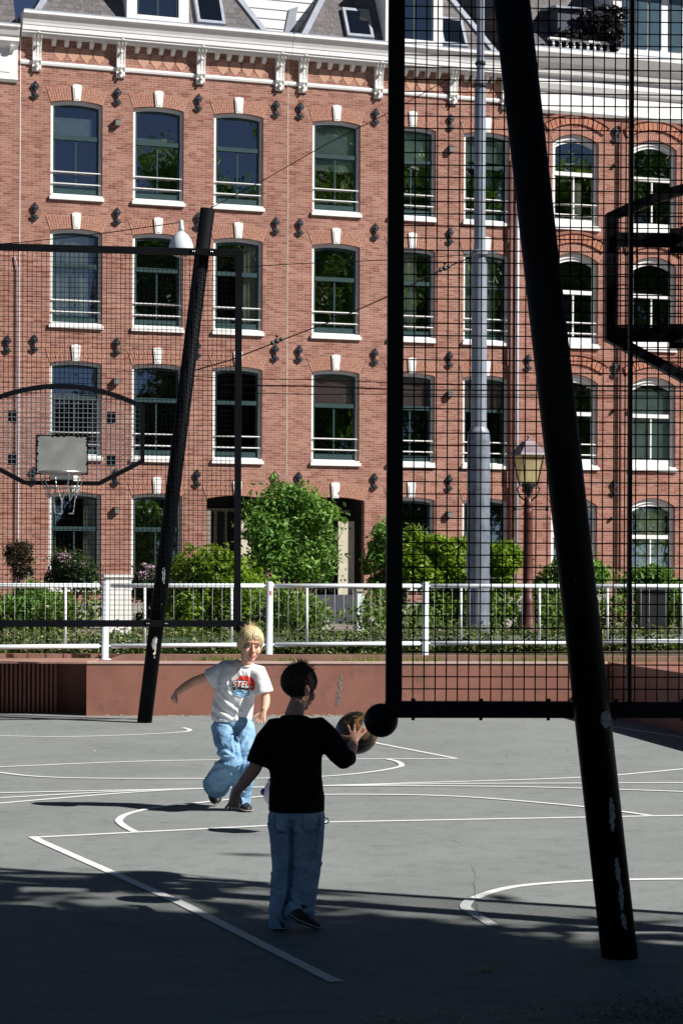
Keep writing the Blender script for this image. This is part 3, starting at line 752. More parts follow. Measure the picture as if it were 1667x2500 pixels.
# joint strips and pipes
part('joint_strip',MB().box(-sc1+2.905,-sc1+2.921,-.008,-.0,.2,15.28),M('joint_white',(.62,.55,.5),.8),H1)
part('joint_strip',MB().box(-sc1-4.277,-sc1-4.26,-.008,-.0,.2,15.28),MT['white'],H1)
pp=MB().tube([(-sc1-4.33,-.045,.2),(-sc1-4.33,-.045,9.3),(-sc1-4.38,-.045,9.55),(-sc1-4.42,-.02,9.65)],.016,10); part('conduit',pp,M('conduit',(.42,.36,.46),.5),H1,smooth=True)
part('drainpipe',MB().tube([(9.36-sc2,-.10,.2),(9.36-sc2,-.10,13.0)],.055,12),MT['pipe_red'],H2,smooth=True)

# ---- neighbour on the left (only its right hand strip is in view)
HA=thing('town_house','brick house at the left edge with a lower white panelled cornice','town house',FP(-7.5),TH)
link('wall',no_fix(wall_mesh(-3.2,3.215,15.2,[(-.0,.68,[(11.2,13.5,.08),(7.9,10.3,.08),(4.5,6.9,.08),(1.1,3.5,.08)])]),'wall',MT['brick']),HA)
for z in (11.2,7.9,4.5,1.1):
    window(HA,0,z-.0 if z!=11.2 else 11.12,'g'); 
cA=part('cornice',MB().prismX([(0,14.10),(-.05,14.10),(-.10,14.17),(-.06,14.22),(-.06,14.95),(-.12,15.0),(-.20,15.02),(-.30,15.10),(-.30,15.20),(-.34,15.24),(-.42,15.40),(-.46,15.43),(-.46,15.48),(0,15.48)],-3.2,3.15),MT['white'],HA)
part('panel',MB().box(2.35,2.95,-.075,-.061,14.35,14.80),MT['white'],cA); part('panel',MB().box(1.5,2.15,-.075,-.061,14.35,14.80),MT['white'],cA)
part('gutter_lining',MB().box(-3.2,3.15,-.45,0,15.481,15.52),MT['lead'],cA)
for x in (-2.6,-1.9,-1.2,-.5,.2,.9,1.6,2.3,2.98): part('bracket',DENT,None,HA,(x,-.06,15.01))
part('roof',MB().prismX([(-.1,15.55),(1.6,18.4),(6,18.4),(6,15.55)],-3.2,3.1),MT['slate'],HA)
part('dormer',MB().box(1.35,2.42,-.05,1.6,15.56,17.9),MT['darkroof'],HA)
part('wall_anchor',ANCHOR,None,HA,(2.92,0,7.35))

MT['pane_blue']=M('dormer_glass',(.06,.10,.13),.08,spec=.8,bump=0)
# ---- house on the right
d3={(0,0):[('curtain',-.05,.5,.55)],(1,2):[('curtain',-1,.2),('blind',-1,1,.02,.95)],(1,3):[('curtain',-.6,.8)],(1,1):[],(0,3):[('blind',-1,1,.0,.6)]}
s0,s1=9.455,17.8; sc=(s0+s1)/2
HCs=thing('town_house','red brick house at the right with white arched windows and deep white cornice','town house',FP(sc),TH)
colsC=[11.37,13.82,16.3]; ROWC=[11.30,7.97,4.55,1.10]
link('wall',no_fix(wall_mesh(s0-sc,s1-sc,14.9,[(c-sc,.71,[(z,z+2.36,.24) for z in ROWC]) for c in colsC]),'wall',MT['brick2']),HCs)
def round_arch(w,rise,z0,z1,n,y=-.02,skip=False):
    mb=MB()
    def pt(t,q):
        x=-w*(1+q*.12)+2*w*(1+q*.12)*t; return (x, arcz(x/(1+q*.12),w,rise)+z0+(z1-z0)*q)
    for i in range(n):
        a=(i+.08)/n; b=(i+.92)/n
        mb.prismY([pt(a,0),pt(b,0),pt(b,1),pt(a,1)],y,0)
    return mb
RA=round_arch(.71,.24,.004,.17,24,-.012).mesh('brick_arch',MT['arch'])
RD=round_arch(.86,.27,.26,.46,13,-.05).mesh('dentil_arch',M('dent_brick',(.42,.17,.105),.8,var=.25))
RH=round_arch(1.0,.30,.47,.54,40,-.075).mesh('hood_mould',M('hood_brick',(.30,.125,.09),.85,var=.2))
for i,c in enumerate(colsC):
    for r,z in enumerate(ROWC):
        window(HCs,c-sc,z,'w',d3.get((i,r),()),rails=(r in (1,2) and i==0) or (r==0 and i==0))
        zt=z+2.36
        part('brick_arch',RA,None,HCs,(c-sc,0,zt))
        if r<3: part('dentil_arch',RD,None,HCs,(c-sc,0,zt)); part('hood_mould',RH,None,HCs,(c-sc,0,zt))
cC=part('cornice',MB().prismX([(0,14.42),(-.07,14.42),(-.12,14.50),(-.12,14.56),(-.08,14.60),(-.08,15.02),(-.16,15.08),(-.22,15.22),(-.22,15.42),(-.34,15.48),(-.38,15.62),(-.50,15.74),(-.62,15.92),(-.66,15.98),(-.66,16.08),(0,16.08)],s0-sc+.15,s1-sc),MT['white'],HCs)
part('gutter_lining',MB().box(s0-sc+.17,s1-sc-.01,-.63,0,16.081,16.13),MT['lead'],cC)
bal=MB()
for k in range(9):
    c=s0-sc+1.05+k*.21; bal.lathe([(.05,0),(.05,.03),(.025,.05),(.05,.13),(.02,.21),(.045,.25),(.045,.28)],8,(c,-.35,16.13))
bal.box(s0-sc+.9,s0-sc+2.95,-.42,-.28,16.41,16.46); part('balustrade',bal,MT['white2'],HCs)
part('roof',MB().prismX([(-.1,16.1),(1.9,19.2),(7,19.2),(7,16.1)],s0-sc+.1,s1-sc),MT['slate'],HCs)
dm=part('dormer',MB().box(12.45-sc,14.9-sc,-.12,2.4,16.1,18.2),MT['white'],HCs)
part('hood_roof',MB().box(12.1-sc,15.2-sc,-.5,2.5,18.2,18.35),MT['lead'],dm)
for a,b in ((12.75,13.05),(13.15,13.52),(13.6,13.95),(14.2,14.6)):
    part('pane',MB().box(a-sc,b-sc,-.15,-.121,16.45,18.0),MT['pane_blue'],dm)
hw=MB(); hw.box(10.75-sc,12.1-sc,-.1,1.4,16.45,17.35); k=part('roof_hatch',hw,MT['darkroof'],HCs)
part('hatch_lid',MB().ring([[(10.65-sc,-.2,17.36),(12.25-sc,-.2,17.36),(12.25-sc,-.2,17.42),(10.65-sc,-.2,17.42)],[(10.65-sc,1.4,17.6),(12.25-sc,1.4,17.6),(12.25-sc,1.4,17.66),(10.65-sc,1.4,17.66)]]),MT['lead'],k)
part('awning_drape',leaf_mesh([(V(12.0-sc,-.45,17.0),V(.55,.25,.30)),(V(12.35-sc,-.35,16.6),V(.22,.2,.40)),(V(11.3-sc,-.3,16.6),V(.5,.2,.16)),(V(12.2-sc,-.4,17.3),V(.5,.2,.2))],2600,.10,MT['lampdark'],shell=.2),None,HCs)
for x in (9.93,12.58,15.1):
    for z in (14.0,10.80,7.40,4.05) if x<10 else (13.95,7.3,3.95): part('wall_anchor',ANCHOR,None,HCs,(x-sc,0,z))
kn=MB().sphere((0,-.05,0),.055,12,8).mesh('wall_knob',MT['iron'],True)
for x,z in ((12.55,13.1),(12.55,9.7),(12.55,6.15),(13.05,6.15),(12.5,3.1)): part('wall_knob',kn,None,HCs,(x-sc,0,z))
part('drainpipe',MB().tube([(9.57-sc,-.09,.2),(9.57-sc,-.09,14.4)],.045,12),MT['pipe_blue'],HCs,smooth=True)
part('drainpipe',MB().tube([(12.75-sc,-.07,.2),(12.75-sc,-.07,14.3)],.035,10),MT['pipe_red'],HCs,smooth=True)

# ================================================================== street furniture behind the railing
def garden_wall(label,x0,x1,yt,Y,m,z0=.2,name='garden_wall'):
    a=P(x0,yt,Y); b=P(x1,yt,Y); t=thing(name,label,'garden wall',((a.x+b.x)/2,Y,z0),TH); w=(b.x-a.x)/2; h=a.z-z0
    part('wall_body',MB().box(-w,w,0,.25,0,h-.06),m,t); part('coping',MB().box(-w-.04,w+.04,-.04,.29,h-.059,h),MT['plinth'] if m is not MT['white2'] else MT['white'],t); return t
garden_wall('white rendered garden wall between the two flowering bushes',258,322,1402,43,MT['white2'])
garden_wall('pale garden gate pillar beside the dark steps',872,890,1438,49,MT['fence'])
garden_wall('low stone garden wall behind the lantern post',1180,1500,1440,52,MT['plinth'])
garden_wall('narrow pale pillar behind the tall railing post',498,520,1470,48.8,MT['fence'])
# lantern
Yl=29.5; q=P(1287,1592,Yl); LX=q.x; lt=thing('street_lantern','old rust red cast iron street lantern with glass head, seen through the mesh','street lamp',(LX,Yl,.595),R_(20))
lp=MB().lathe([(.16,0),(.16,.10),(.13,.16),(.14,.26),(.105,.34),(.09,.62),(.10,.66),(.075,.70),(.07,1.2),(.066,1.9),(.075,1.93),(.06,1.97),(.055,2.0),(.075,2.03),(.05,2.08),(.05,2.15)],18,rib=lambda j:1-.06*(j%2))
part('post',lp,MT['lampred'],lt,smooth=True)
br=MB().tube([(-.20,0,1.98),(.30,0,1.98)],.012,6); br.sphere((.30,0,1.98),.03,8,6); br.sphere((-.2,0,1.98),.03,8,6)
part('ladder_bar',br,MT['lampdark'],lt)
sc_=MB()
for a in range(4):
    t=a*math.pi/2+.78; c,s=math.cos(t),math.sin(t)
    pts=[V(c*.02,s*.02,2.08),V(c*.13,s*.13,2.16),V(c*.17,s*.17,2.26),V(c*.13,s*.13,2.34),V(c*.09,s*.09,2.30)]
    sc_.tube(pts,[.012,.012,.012,.012,.008],6)
sc_.lathe([(.02,2.15),(.035,2.2),(.09,2.30),(.10,2.345),(.0,2.35)],12)
part('scrolls',sc_,MT['lampdark'],lt)
def sq(r,z): return [(r,r,z),(-r,r,z),(-r,-r,z),(r,-r,z)]
gm=NT('lantern_glass'); gm.set(Base_Color=(.72,.66,.42,1),Roughness=.35); tr=gm.n('ShaderNodeBsdfTranslucent'); tr.inputs[0].default_value=(.8,.74,.45,1); t2=gm.n('ShaderNodeBsdfTransparent'); t2.inputs[0].default_value=(.9,.85,.65,1)
mx=gm.n('ShaderNodeMixShader'); mx.inputs[0].default_value=.5; gm.l(gm.b.outputs[0],mx.inputs[1]); gm.l(tr.outputs[0],mx.inputs[2]); mx2=gm.n('ShaderNodeMixShader'); mx2.inputs[0].default_value=.35; gm.l(mx.outputs[0],mx2.inputs[1]); gm.l(t2.outputs[0],mx2.inputs[2]); gm.l(mx2.outputs[0],gm.out.inputs[0])
hd=part('lantern_glass',MB().ring([sq(.10,2.35),sq(.165,2.76)]),gm.m,lt)
bars=MB()
for (sx,sy) in ((1,1),(1,-1),(-1,1),(-1,-1)): bars.tube([(.102*sx,.102*sy,2.34),(.168*sx,.168*sy,2.77)],.010,6)
part('frame_bars',bars,MT['lampdark'],lt)
part('mantle',MB().lathe([(.02,2.37),(.035,2.42),(.035,2.60),(.0,2.62)],10),M('mantle',(.85,.83,.7),.4),lt)
hat=MB().ring([sq(.215,2.75),sq(.205,2.78),sq(.13,2.86),sq(.085,2.93),sq(.075,2.95)]); hat.lathe([(.05,2.95),(.02,2.98),(.015,3.0),(.03,3.02),(.0,3.06)],10)
part('lantern_roof',hat,MT['hat'],lt)
# tram mast
Ym=38.; q=P(1166,1500,Ym); mt_=thing('tram_mast','tall stepped grey steel mast holding the overhead wires, behind the mesh','mast',(q.x,Ym,.2))
def mz(y): return P(1166,y,Ym).z-.2
def mr(px): return px*Ym/FPX/2
prof=[(mr(56),0),(mr(56),mz(1075)),(mr(52),mz(1055)),(mr(38),mz(1043)),(mr(38),mz(1030)),(mr(37),mz(628)),(mr(36),mz(622)),(mr(28),mz(612)),(mr(28),mz(215)),(mr(27),mz(210)),(mr(19),mz(206)),(mr(19),mz(-150)),(0,mz(-151))]
mbt=MB().lathe(prof[:3],24); part('base_section',mbt,MT['mast_d'],mt_,smooth=False)
o=part('shaft',MB().lathe(prof[2:],24),MT['mast'],mt_,smooth=False)
for m_ in (mt_,): pass
part('collar',MB().lathe([(mr(33),mz(214)),(mr(36),mz(212)),(mr(36),mz(207)),(mr(30),mz(205))],24),MT['lampdark'],mt_); part('collar',MB().lathe([(mr(23),mz(160)),(mr(26),mz(157)),(mr(26),mz(152)),(mr(20),mz(150))],20),MT['lampdark'],mt_)
cl=MB().lathe([(mr(40),mz(626)),(mr(52),mz(623)),(mr(52),mz(615)),(mr(30),mz(611))],24); cl.box(-.30,.30,-.14,-.04,mz(622),mz(616)); part('clamp',cl,MT['mast'],mt_)
# overhead wires
def wire(label,pts,r=.012,ins=(),sag=.0):
    P3=[P(*p) for p in pts]; t=thing('overhead_wire',label,'wire',P3[0],0,'overhead wires'); o0=P3[0]
    part('cable',MB().tube([p-o0 for p in P3],r,6),MT['wire'],t)
    for a in ins:
        k=P(*a); mb=MB(); mb.sphere(k-o0,.05,8,6); d_=(P3[-1]-P3[0]).normalized()
        for s in (-.09,.09): mb.sphere(k-o0+d_*s,.04,8,6)
        mb.sphere(k-o0+V(0,0,.09),.03,8,6); part('insulator',mb,MT['lampdark'],t)
wire('thin slack wire running up to the white bell lamp',[(-60,600,34),(60,591,34),(250,570,34),(440,543,34)],.008)
wire('diagonal wire with a knot of insulators in front of the middle windows',[(470,906,36),(560,880,36),(675,835,36),(820,780,36.6),(950,722,37),(1085,655,37.8),(1145,630,38)],.012,[(676,833,36),(1085,655,37.8)])
wire('faint diagonal wire crossing the top floor windows',[(520,505,37),(648,437,37),(800,350,37),(947,276,37),(1100,190,37)],.008)
wire('upper of the horizontal wires at first floor height',[(300,905,36),(560,925,36),(745,926,36),(1000,936,36),(1700,948,36)],.008)
wire('lower of the horizontal wires at first floor height',[(540,958,35.5),(760,963,35.5),(1000,962,35.5),(1700,968,35.5)],.008)
wire('thick horizontal wire between the two thinner ones',[(540,940,35.2),(760,943,35.2),(1000,952,35.2),(1700,955,35.2)],.013)
wire('short slack wire from the black post to the mast bracket',[(560,655,37),(700,645,37),(940,635,37.5),(1140,622,38)],.008)
# bell lamp hanging from the wire
q=P(443,545,34); bl=thing('bell_lamp','white bell shaped lamp hanging from a span wire beside the leaning black pole','lamp',(q.x,34,q.z))
part('shade',MB().lathe([(.20,-.50),(.205,-.44),(.195,-.36),(.16,-.26),(.10,-.18),(.045,-.14),(.0,-.13)],24),MT['bell'],bl,smooth=True)
part('bowl',MB().lathe([(.0,-.56),(.10,-.55),(.16,-.52),(.185,-.50)],20),M('lamp_bowl',(.5,.42,.36),.3),bl,smooth=True)
part('hanger',MB().lathe([(.045,-.14),(.05,-.08),(.035,-.02),(.035,.03),(.02,.05),(.0,.06)],12),MT['bell'],bl,smooth=True)
# wheelie bin in the front garden at the right
q=P(1590,1560,44); bn=thing('wheelie_bin','dark wheelie bin standing in the greenery at the right edge','bin',(q.x,44,.2))
part('body',MB().ring([[(-.25,-.3,0.05),(.25,-.3,0.05),(.25,.3,0.05),(-.25,.3,0.05)],[(-.31,-.38,1.05),(.31,-.38,1.05),(.31,.38,1.05),(-.31,.38,1.05)]]),MT['bin'],bn)
part('lid',MB().ring([[(-.34,-.42,1.052),(.34,-.42,1.052),(.34,.42,1.052),(-.34,.42,1.052)],[(-.31,-.36,1.13),(.31,-.36,1.13),(.31,.40,1.16),(-.31,.40,1.16)]]),MT['bin'],bn)
# ================================================================== plants
plant('bush','big loose green bush in front of the house doors at the centre','bush',598,828,1170,1425,47,13000,.068,MT['leaf_g'],seed=3,clumps=34,extra=[(612,1205,.07),(600,1225,.09),(845,1275,.05),(770,1195,.10),(805,1310,.15),(625,1250,.2),(640,1235,.22),(720,1205,.25),(800,1250,.25),(682,1180,.10),(665,1165,.06),(745,1178,.08),(838,1268,.07),(620,1300,.3),(790,1350,.35),(720,1400,.35),(665,1370,.25),(700,1450,.3),(760,1470,.2)])
plant('bush','light green leafy shrub behind the railing left of its tall post','bush',395,650,1318,1600,46,11000,.074,MT['leaf_y'],seed=5,clumps=40,extra=[(462,1335,.12),(450,1362,.18),(540,1375,.08),(585,1385,.07),(445,1400,.25),(560,1395,.12),(620,1400,.15),(635,1390,.08)])
plant('flowering_bush','dark bush with pink flowers at the far left behind the railing','flowering bush',105,250,1345,1440,49,6500,.05,MT['leaf_d'],seed=8,flowers=700,clumps=12,group='bushes with pink flowers')
plant('flowering_bush','dark bush with pink flowers right behind the leaning black pole','flowering bush',318,432,1345,1560,49,6500,.05,MT['leaf_d'],seed=9,flowers=600,clumps=12,group='bushes with pink flowers')
plant('bush','dark reddish spindly shrub against the wall at the left edge','bush',0,92,1285,1430,50,4200,.05,MT['leaf_red'],seed=12,clumps=12)
plant('bush','green bush behind the railing at the bottom left','bush',-60,240,1425,1600,45.5,9000,.055,MT['leaf_g'],seed=14,clumps=28,grow=.2)
plant('bush','tall yellow green climber to the right of the thick black post','bush',975,1150,1262,1600,47,13500,.072,MT['leaf_y'],seed=21,clumps=26,extra=[(1010,1310,.28),(1060,1330,.28),(1120,1330,.24),(1000,1350,.3),(1090,1375,.3)],grow=.28)
plant('bush','green climber just left of the thick black post','bush',884,1000,1255,1500,47.5,5000,.072,MT['leaf_g'],seed=22,clumps=18,extra=[(930,1330,.25),(925,1300,.15),(900,1390,.15)])
plant('bush','yellow green shrub between the mast and the lantern','bush',1178,1268,1268,1590,46.5,5000,.070,MT['leaf_y'],seed=23,clumps=18)
plant('bush','green shrub right of the lantern post','bush',1300,1500,1330,1590,47,6500,.068,MT['leaf_g'],seed=24,clumps=22)
plant('bush','green shrub under the last window at the right edge','bush',1515,1680,1335,1595,47,6500,.068,MT['leaf_g'],seed=25,clumps=22)
plant('bush','dark low shrub in the shade behind the railing right of centre','bush',560,700,1500,1600,45,3500,.055,MT['leaf_d'],seed=26,clumps=12)
plant('silver_plant','pale silvery spiky plant beside the steps','plant',700,792,1460,1560,45.5,1600,.07,MT['leaf_s'],seed=28,clumps=8,stem=False)
ug=[]
rs_=random.Random(77)
for i in range(105):
    px=rs_.uniform(-80,1760); q=P(px,rs_.uniform(1465,1545),rs_.uniform(43.5,46.5))
    if 770<px<872 and q.z>.3: continue
    if 240<px<335: continue
    ug.append((V(q.x,q.y,max(.25,q.z)),V(rs_.uniform(.25,.5),.3,rs_.uniform(.2,.4))))
o=link('ground_cover',leaf_mesh(ug,17000,.070,MT['leaf_m'],'ground_cover')); o['kind']='stuff'
# clipped hedge on the verge
hb=[]
for i in range(90):
    t=-4.6+i*.125; p=FPt=V(-.89+cT*t,25.4+sT*t,0)+V(-sT,cT,0)*1.15
    hb.append((V(p.x,p.y+random.uniform(-.15,.15),.13+random.uniform(-.03,.05)),V(.20,.24,.17)))
hd_=thing('hedge','low clipped hedge running along behind the railing','hedge',(0,0,.595)); part('foliage',leaf_mesh(hb,21000,.028,MT['leaf_h'],shell=.7),None,hd_)
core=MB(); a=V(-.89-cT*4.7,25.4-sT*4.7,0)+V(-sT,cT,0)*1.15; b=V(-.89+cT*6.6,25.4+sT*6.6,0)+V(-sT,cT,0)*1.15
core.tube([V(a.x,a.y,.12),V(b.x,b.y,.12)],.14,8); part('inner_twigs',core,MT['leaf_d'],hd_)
# grass on the verge
def stuff(name,me,loc=(0,0,0)):
    o=link(name,me,None,loc); o['kind']='stuff'; return o
gv=[]; mbg=MB()
for i in range(5200):
    x=random.uniform(-1.8,4.2) if random.random()<.8 else random.uniform(-6,4); y=random.uniform(24.45,24.85) if random.random()<.6 else random.uniform(24.95,26.5)
    if math.sin(x*3.1)+math.sin(x*7.7)+random.uniform(-1,1)<-.7+(.8 if x<0 else 0): continue
    h=random.uniform(.02,.075); a=random.uniform(0,6.3); w=.004; dx,dy=math.cos(a)*w,math.sin(a)*w; lx,ly=random.uniform(-.02,.02),random.uniform(-.02,.02)
    mbg.poly([(x-dx,y-dy,.594),(x+dx,y+dy,.594),(x+lx,y+ly,.594+h)])
stuff('grass',mbg.mesh('grass',MT['grass'],False,False))
# fallen leaves along the foot of the wall, and litter in the foreground
def litter(name,pts,size,m,zs=.006):
    mb=MB()
    for (x,y,z) in pts:
        s=size*random.uniform(.5,1.4); a=random.uniform(0,6.3); c,n_=math.cos(a),math.sin(a); t1=random.uniform(0,s*.8); t2=random.uniform(0,s*.5)
        mb.poly([(x-c*s,y-n_*s,z+zs),(x+n_*s*.5,y-c*s*.5,z+zs+t2),(x+c*s,y+n_*s,z+zs+t1),(x-n_*s*.5,y+c*s*.5,z+zs)])
    return stuff(name,mb.mesh(name,m,False,False))
L=[]
for i in range(900):
    x=random.uniform(-2.7,3.1); 
    if random.random()<.35 or x>-.9: L.append((x,wally(x)-abs(random.gauss(0,.07))-.03,0))
for i in range(30): q=G(random.uniform(0,1400),random.uniform(1765,1850)); L.append(tuple(q))
litter('fallen_leaves',L,.018,MT['dead'])
L=[]
for i in range(330):
    px=random.uniform(820,1667); py=2500-abs(random.gauss(0,1))*26*(px-600)/1000-4
    L.append(tuple(G(px,py)))
for i in range(70): L.append(tuple(G(random.uniform(960,1667),random.uniform(2340,2480))))
for i in range(24): L.append(tuple(G(random.uniform(0,900),random.uniform(2280,2500))))
litter('leaf_litter',L,.009,MT['dead'])
L=[]
for i in range(700):
    px=random.gauss(1600,110); py=random.gauss(2475,22)
    L.append(tuple(G(px,py)))
litter('moss',L,.008,MT['leaf_d'])
# dry weed growing out of the crack
wd=thing('weed','dry weed sprouting from the crack in the asphalt','weed',G(1190,2372))
mb=MB()
for i in range(26):
    a=random.uniform(0,6.3); l=random.uniform(.03,.10); c,s=math.cos(a),math.sin(a)
    mb.tube([(0,0,0),(c*l*.5,s*l*.5,.012),(c*l,s*l,random.uniform(.004,.035))],[.0018,.0013,.0006],4)
part('stalks',mb,MT['dead'],wd)
# ================================================================== BASKETBALL STRUCTURES
def rrect(mb,x0,x1,y0,y1,z0,z1): mb.box(x0,x1,y0,y1,z0,z1)
def hoop_stand(label,loc,rz,steel,wm,board_wire,near):
    t=thing('basketball_stand',label,'basketball hoop',loc,rz,'basketball stands facing each other')
    W_=1.93; Z0,Z1=1.10,5.20; hw=.037
    fr=MB(); y0,y1=.085,.155
    fr.box(-W_-hw,W_+hw,y0,y1,Z0-hw,Z0+hw); fr.box(-W_-hw,W_+hw,y0,y1,Z1-hw,Z1+hw)
    fr.box(-W_-hw+.002,-W_+hw,y0+.002,y1-.002,Z0+hw,Z1-hw); fr.box(W_-hw,W_+hw-.002,y0+.002,y1-.002,Z0+hw,Z1-hw)
    bevel(part('panel_frame',fr,steel,t),.004)
    for sx in ((-.86,.86) if near else ()): part('middle_bar',MB().box(sx-.0085,sx+.0085,.10,.14,Z0+hw,Z1-hw),steel,t)
    # woven wire panel
    mb=MB(); r=.0029; n=int((2*W_-2*hw)/.05); 
    def bar(a,b,r):
        a=V(*a);b=V(*b); d=(b-a).normalized(); u=V(0,1,0); w=d.cross(u)*r; u=u*r
        mb.ring([[a+w,a+u,a-w,a-u],[b+w,b+u,b-w,b-u]])
    sp=(2*W_-2*hw)/n
    for i in range(1,n): x=-W_+hw+i*sp; bar((x,.120,Z0+hw),(x,.120,Z1-hw),r)
    nz=int((Z1-Z0-2*hw)/.0545); sz=(Z1-Z0-2*hw)/nz
    for i in range(1,nz): z=Z0+hw+i*sz; bar((-W_+hw,.1265,z),(W_-hw,.1265,z),r)
    part('wire_mesh',mb,wm,t)
    # bolts along the bottom bar
    bt=MB()
    for i in range(13):
        x=-W_+.09+i*(2*W_-.18)/12; bt.lathe([(.008,Z0-hw-.012),(.008,Z0-hw),],6,(x,.12,0)); bt.box(x-.009,x+.009,.11,.13,Z0+hw,Z0+hw+.012)
    part('bolts',bt,steel,t)
    for sx in (-1,1):
        part('corner_ball',MB().sphere((sx*(W_+.055),.12,Z0-.05),.077,28,18),steel,t,smooth=True)
        lean=.118*sx
        pb=V(.912*sx,0,-.05); pt=V(.912*sx+lean*5.75,0,5.70)
        po=part('pole',MB().tube([pb,pt],.0815,28,ref=(0,1,0)),steel,t,smooth=False)
        for poly in po.data.polygons: poly.use_smooth=len(poly.vertices)==4
        for z in (Z0,Z1):
            x=.912*sx+lean*z; m2=MB(); m2.box(x-.13,x+.13,.155,.163,z-.034,z+.034); m2.box(x-.10,x+.10,.05,.084,z-.03,z+.03)
            pl=part('bracket_plate',m2,steel,t); m3=MB()
            for dx in (-.11,-.09,.09,.11):
                m3.sphere((x+dx,.166,z),.008,8,6)
            part('bolts',m3,MT['galv'] if not near else steel,pl)
    # backboard
    bx=thing_part=None
    yb=.70
    def oct_(hx,zt,zs1,zs0,zb,hb,n=16):
        top=[(hx-2*hx*i/n, zs1+(zt-zs1)*(1-(2*i/n-1)**2)) for i in range(n+1)]
        return [(-hb,zb),(hb,zb),(hx,zs0)]+top+[(-hx,zs0)]
    O=oct_(.875,3.67,3.45,2.84,2.59,.40); I=oct_(.83,3.62,3.42,2.87,2.635,.385)
    bf=MB(); m=len(O)
    for i in range(m):
        j=(i+1)%m
        (a0,b0),(a1,b1)=O[i],O[j]; (c0,d0),(c1,d1)=I[i],I[j]
        ya,yb2=yb-.035,yb+.035
        bf.poly([(a0,yb2,b0),(a1,yb2,b1),(c1,yb2,d1),(c0,yb2,d0)]); bf.poly([(a0,ya,b0),(c0,ya,d0),(c1,ya,d1),(a1,ya,b1)])
        bf.poly([(a0,ya,b0),(a1,ya,b1),(a1,yb2,b1),(a0,yb2,b0)]); bf.poly([(c0,ya,d0),(c0,yb2,d0),(c1,yb2,d1),(c1,ya,d1)])
    B=part('backboard_frame',bf,steel,t)
    mb=MB()
    def inside(x,z):
        # polygon test
        c=False; q=I
        for i in range(len(q)):
            (x1,z1),(x2,z2)=q[i],q[i-1]
            if (z1>z)!=(z2>z) and x<(x2-x1)*(z-z1)/(z2-z1)+x1: c=not c
        return c
    def span(fixed,horiz):
        out=[];s=None; lo,hi=(-.88,.88) if horiz else (2.5,3.7); k=lo
        while k<=hi:
            ok=inside(k,fixed) if horiz else inside(fixed,k)
            if ok and s is None: s=k
            if not ok and s is not None: out.append((s,k)); s=None
            k+=.01
        return out
    x=-.82
    while x<.83:
        for a,b in span(x,False): bar((x,yb,a-.01),(x,yb,b+.01),.003)
        x+=.05
    z=2.66
    while z<3.62:
        for a,b in span(z,True): bar((a-.01,yb+.006,z),(b+.01,yb+.006,z),.003)
        z+=.05
    part('board_mesh',mb,board_wire,B)
    for sx in (-.52,.52):
        for z in (3.32,2.86):
            ar=MB(); ar.box(sx-.035,sx+.035,.155,yb-.03,z-.035,z+.035); ar.box(sx-.045,sx+.045,yb-.036,yb-.02,z-.06,z+.06); part('support_arm',ar,steel,t)
    if near:
        for z in (2.865,3.32): part('cross_bar',MB().box(-.83,.83,yb-.05,yb-.036,z-.035,z+.035),steel,t)
    pl=MB(); random.seed(5); pts=[]
    def edge(a,b,n):
        for i in range(n): 
            k=i/n; yield (a[0]+(b[0]-a[0])*k, a[1]+(b[1]-a[1])*k)
    back=MB().box(-.275,.275,yb+.007,yb+.018,2.70,3.125); K=part('steel_plate',back,steel,t)
    cs=[(-.262,2.72),(.262,2.72),(.262,3.11),(-.262,3.11)]
    for a,b in zip(cs,cs[1:]+cs[:1]):
        for p in edge(a,b,26): pts.append((p[0]*(1-random.choice((0,0,.0,.06,.03))),p[1]-(p[1]-2.915)*random.choice((0,0,.0,.08,.04))))
    pl.prismY([(x,z) for x,z in pts],yb+.0185,yb+.021); part('worn_face',pl,MT['plate'],K)
    # rim with bracket and chain net
    rz_=2.715; ry=yb+.30; ri=MB(); n=32; R0=.235
    ring=[]
    for i in range(n):
        a=2*math.pi*i/n; c=V(R0*math.cos(a),ry+R0*math.sin(a),rz_); rr=V(math.cos(a),math.sin(a),0)
        ring.append([c+rr*(.011*math.cos(2*math.pi*j/8))+V(0,0,.011*math.sin(2*math.pi*j/8)) for j in range(8)])
    ring.append(ring[0]); ri.ring(ring,False); ri.prismX([(yb+.02,rz_-.08),(yb+.02,rz_+.01),(ry-R0+.02,rz_+.01),(ry-R0+.02,rz_-.02)],-.12,.12)
    ri.lathe([(R0-.012,rz_-.01),(R0*.80,rz_-.02)],24,(0,ry,0))
    RM=part('rim',ri,MT['chrome'] if not near else steel,t)
    ch=MB(); k=10
    def seg(a,b):
        L_=(b-a).length; m_=max(3,int(L_/.022)); pr=None
        for i in range(m_):
            p=a+(b-a)*((i+.1)/m_); q=a+(b-a)*((i+.9)/m_); s=V(0,0,0)
            ch.tube([p,(p+q)/2+V((-1)**i*.003,0,.002),q],.0058,5)
    for i in range(k):
        a=2*math.pi*i/k; b=2*math.pi*(i+.5)/k
        def pt(a,r,z): return V(r*math.cos(a),ry+r*math.sin(a),rz_-z)
        seg(pt(a,R0,.01),pt(a,R0*.80,.16)); seg(pt(a,R0*.80,.16),pt(b,R0*.60,.30)); seg(pt(a+2*math.pi/k,R0*.80,.16),pt(b,R0*.60,.30)) if i%2 else None
        seg(pt(a,R0*.80,.16),pt(a+2*math.pi/k,R0*.80,.165)); seg(pt(b,R0*.60,.30),pt(b,R0*.52,.44)) if i%3 else None
        if i%2: seg(pt(b,R0*.52,.44),pt(b+2*math.pi/k,R0*.52,.43))
    part('chain_net',ch,MT['chrome'],RM)
    return t
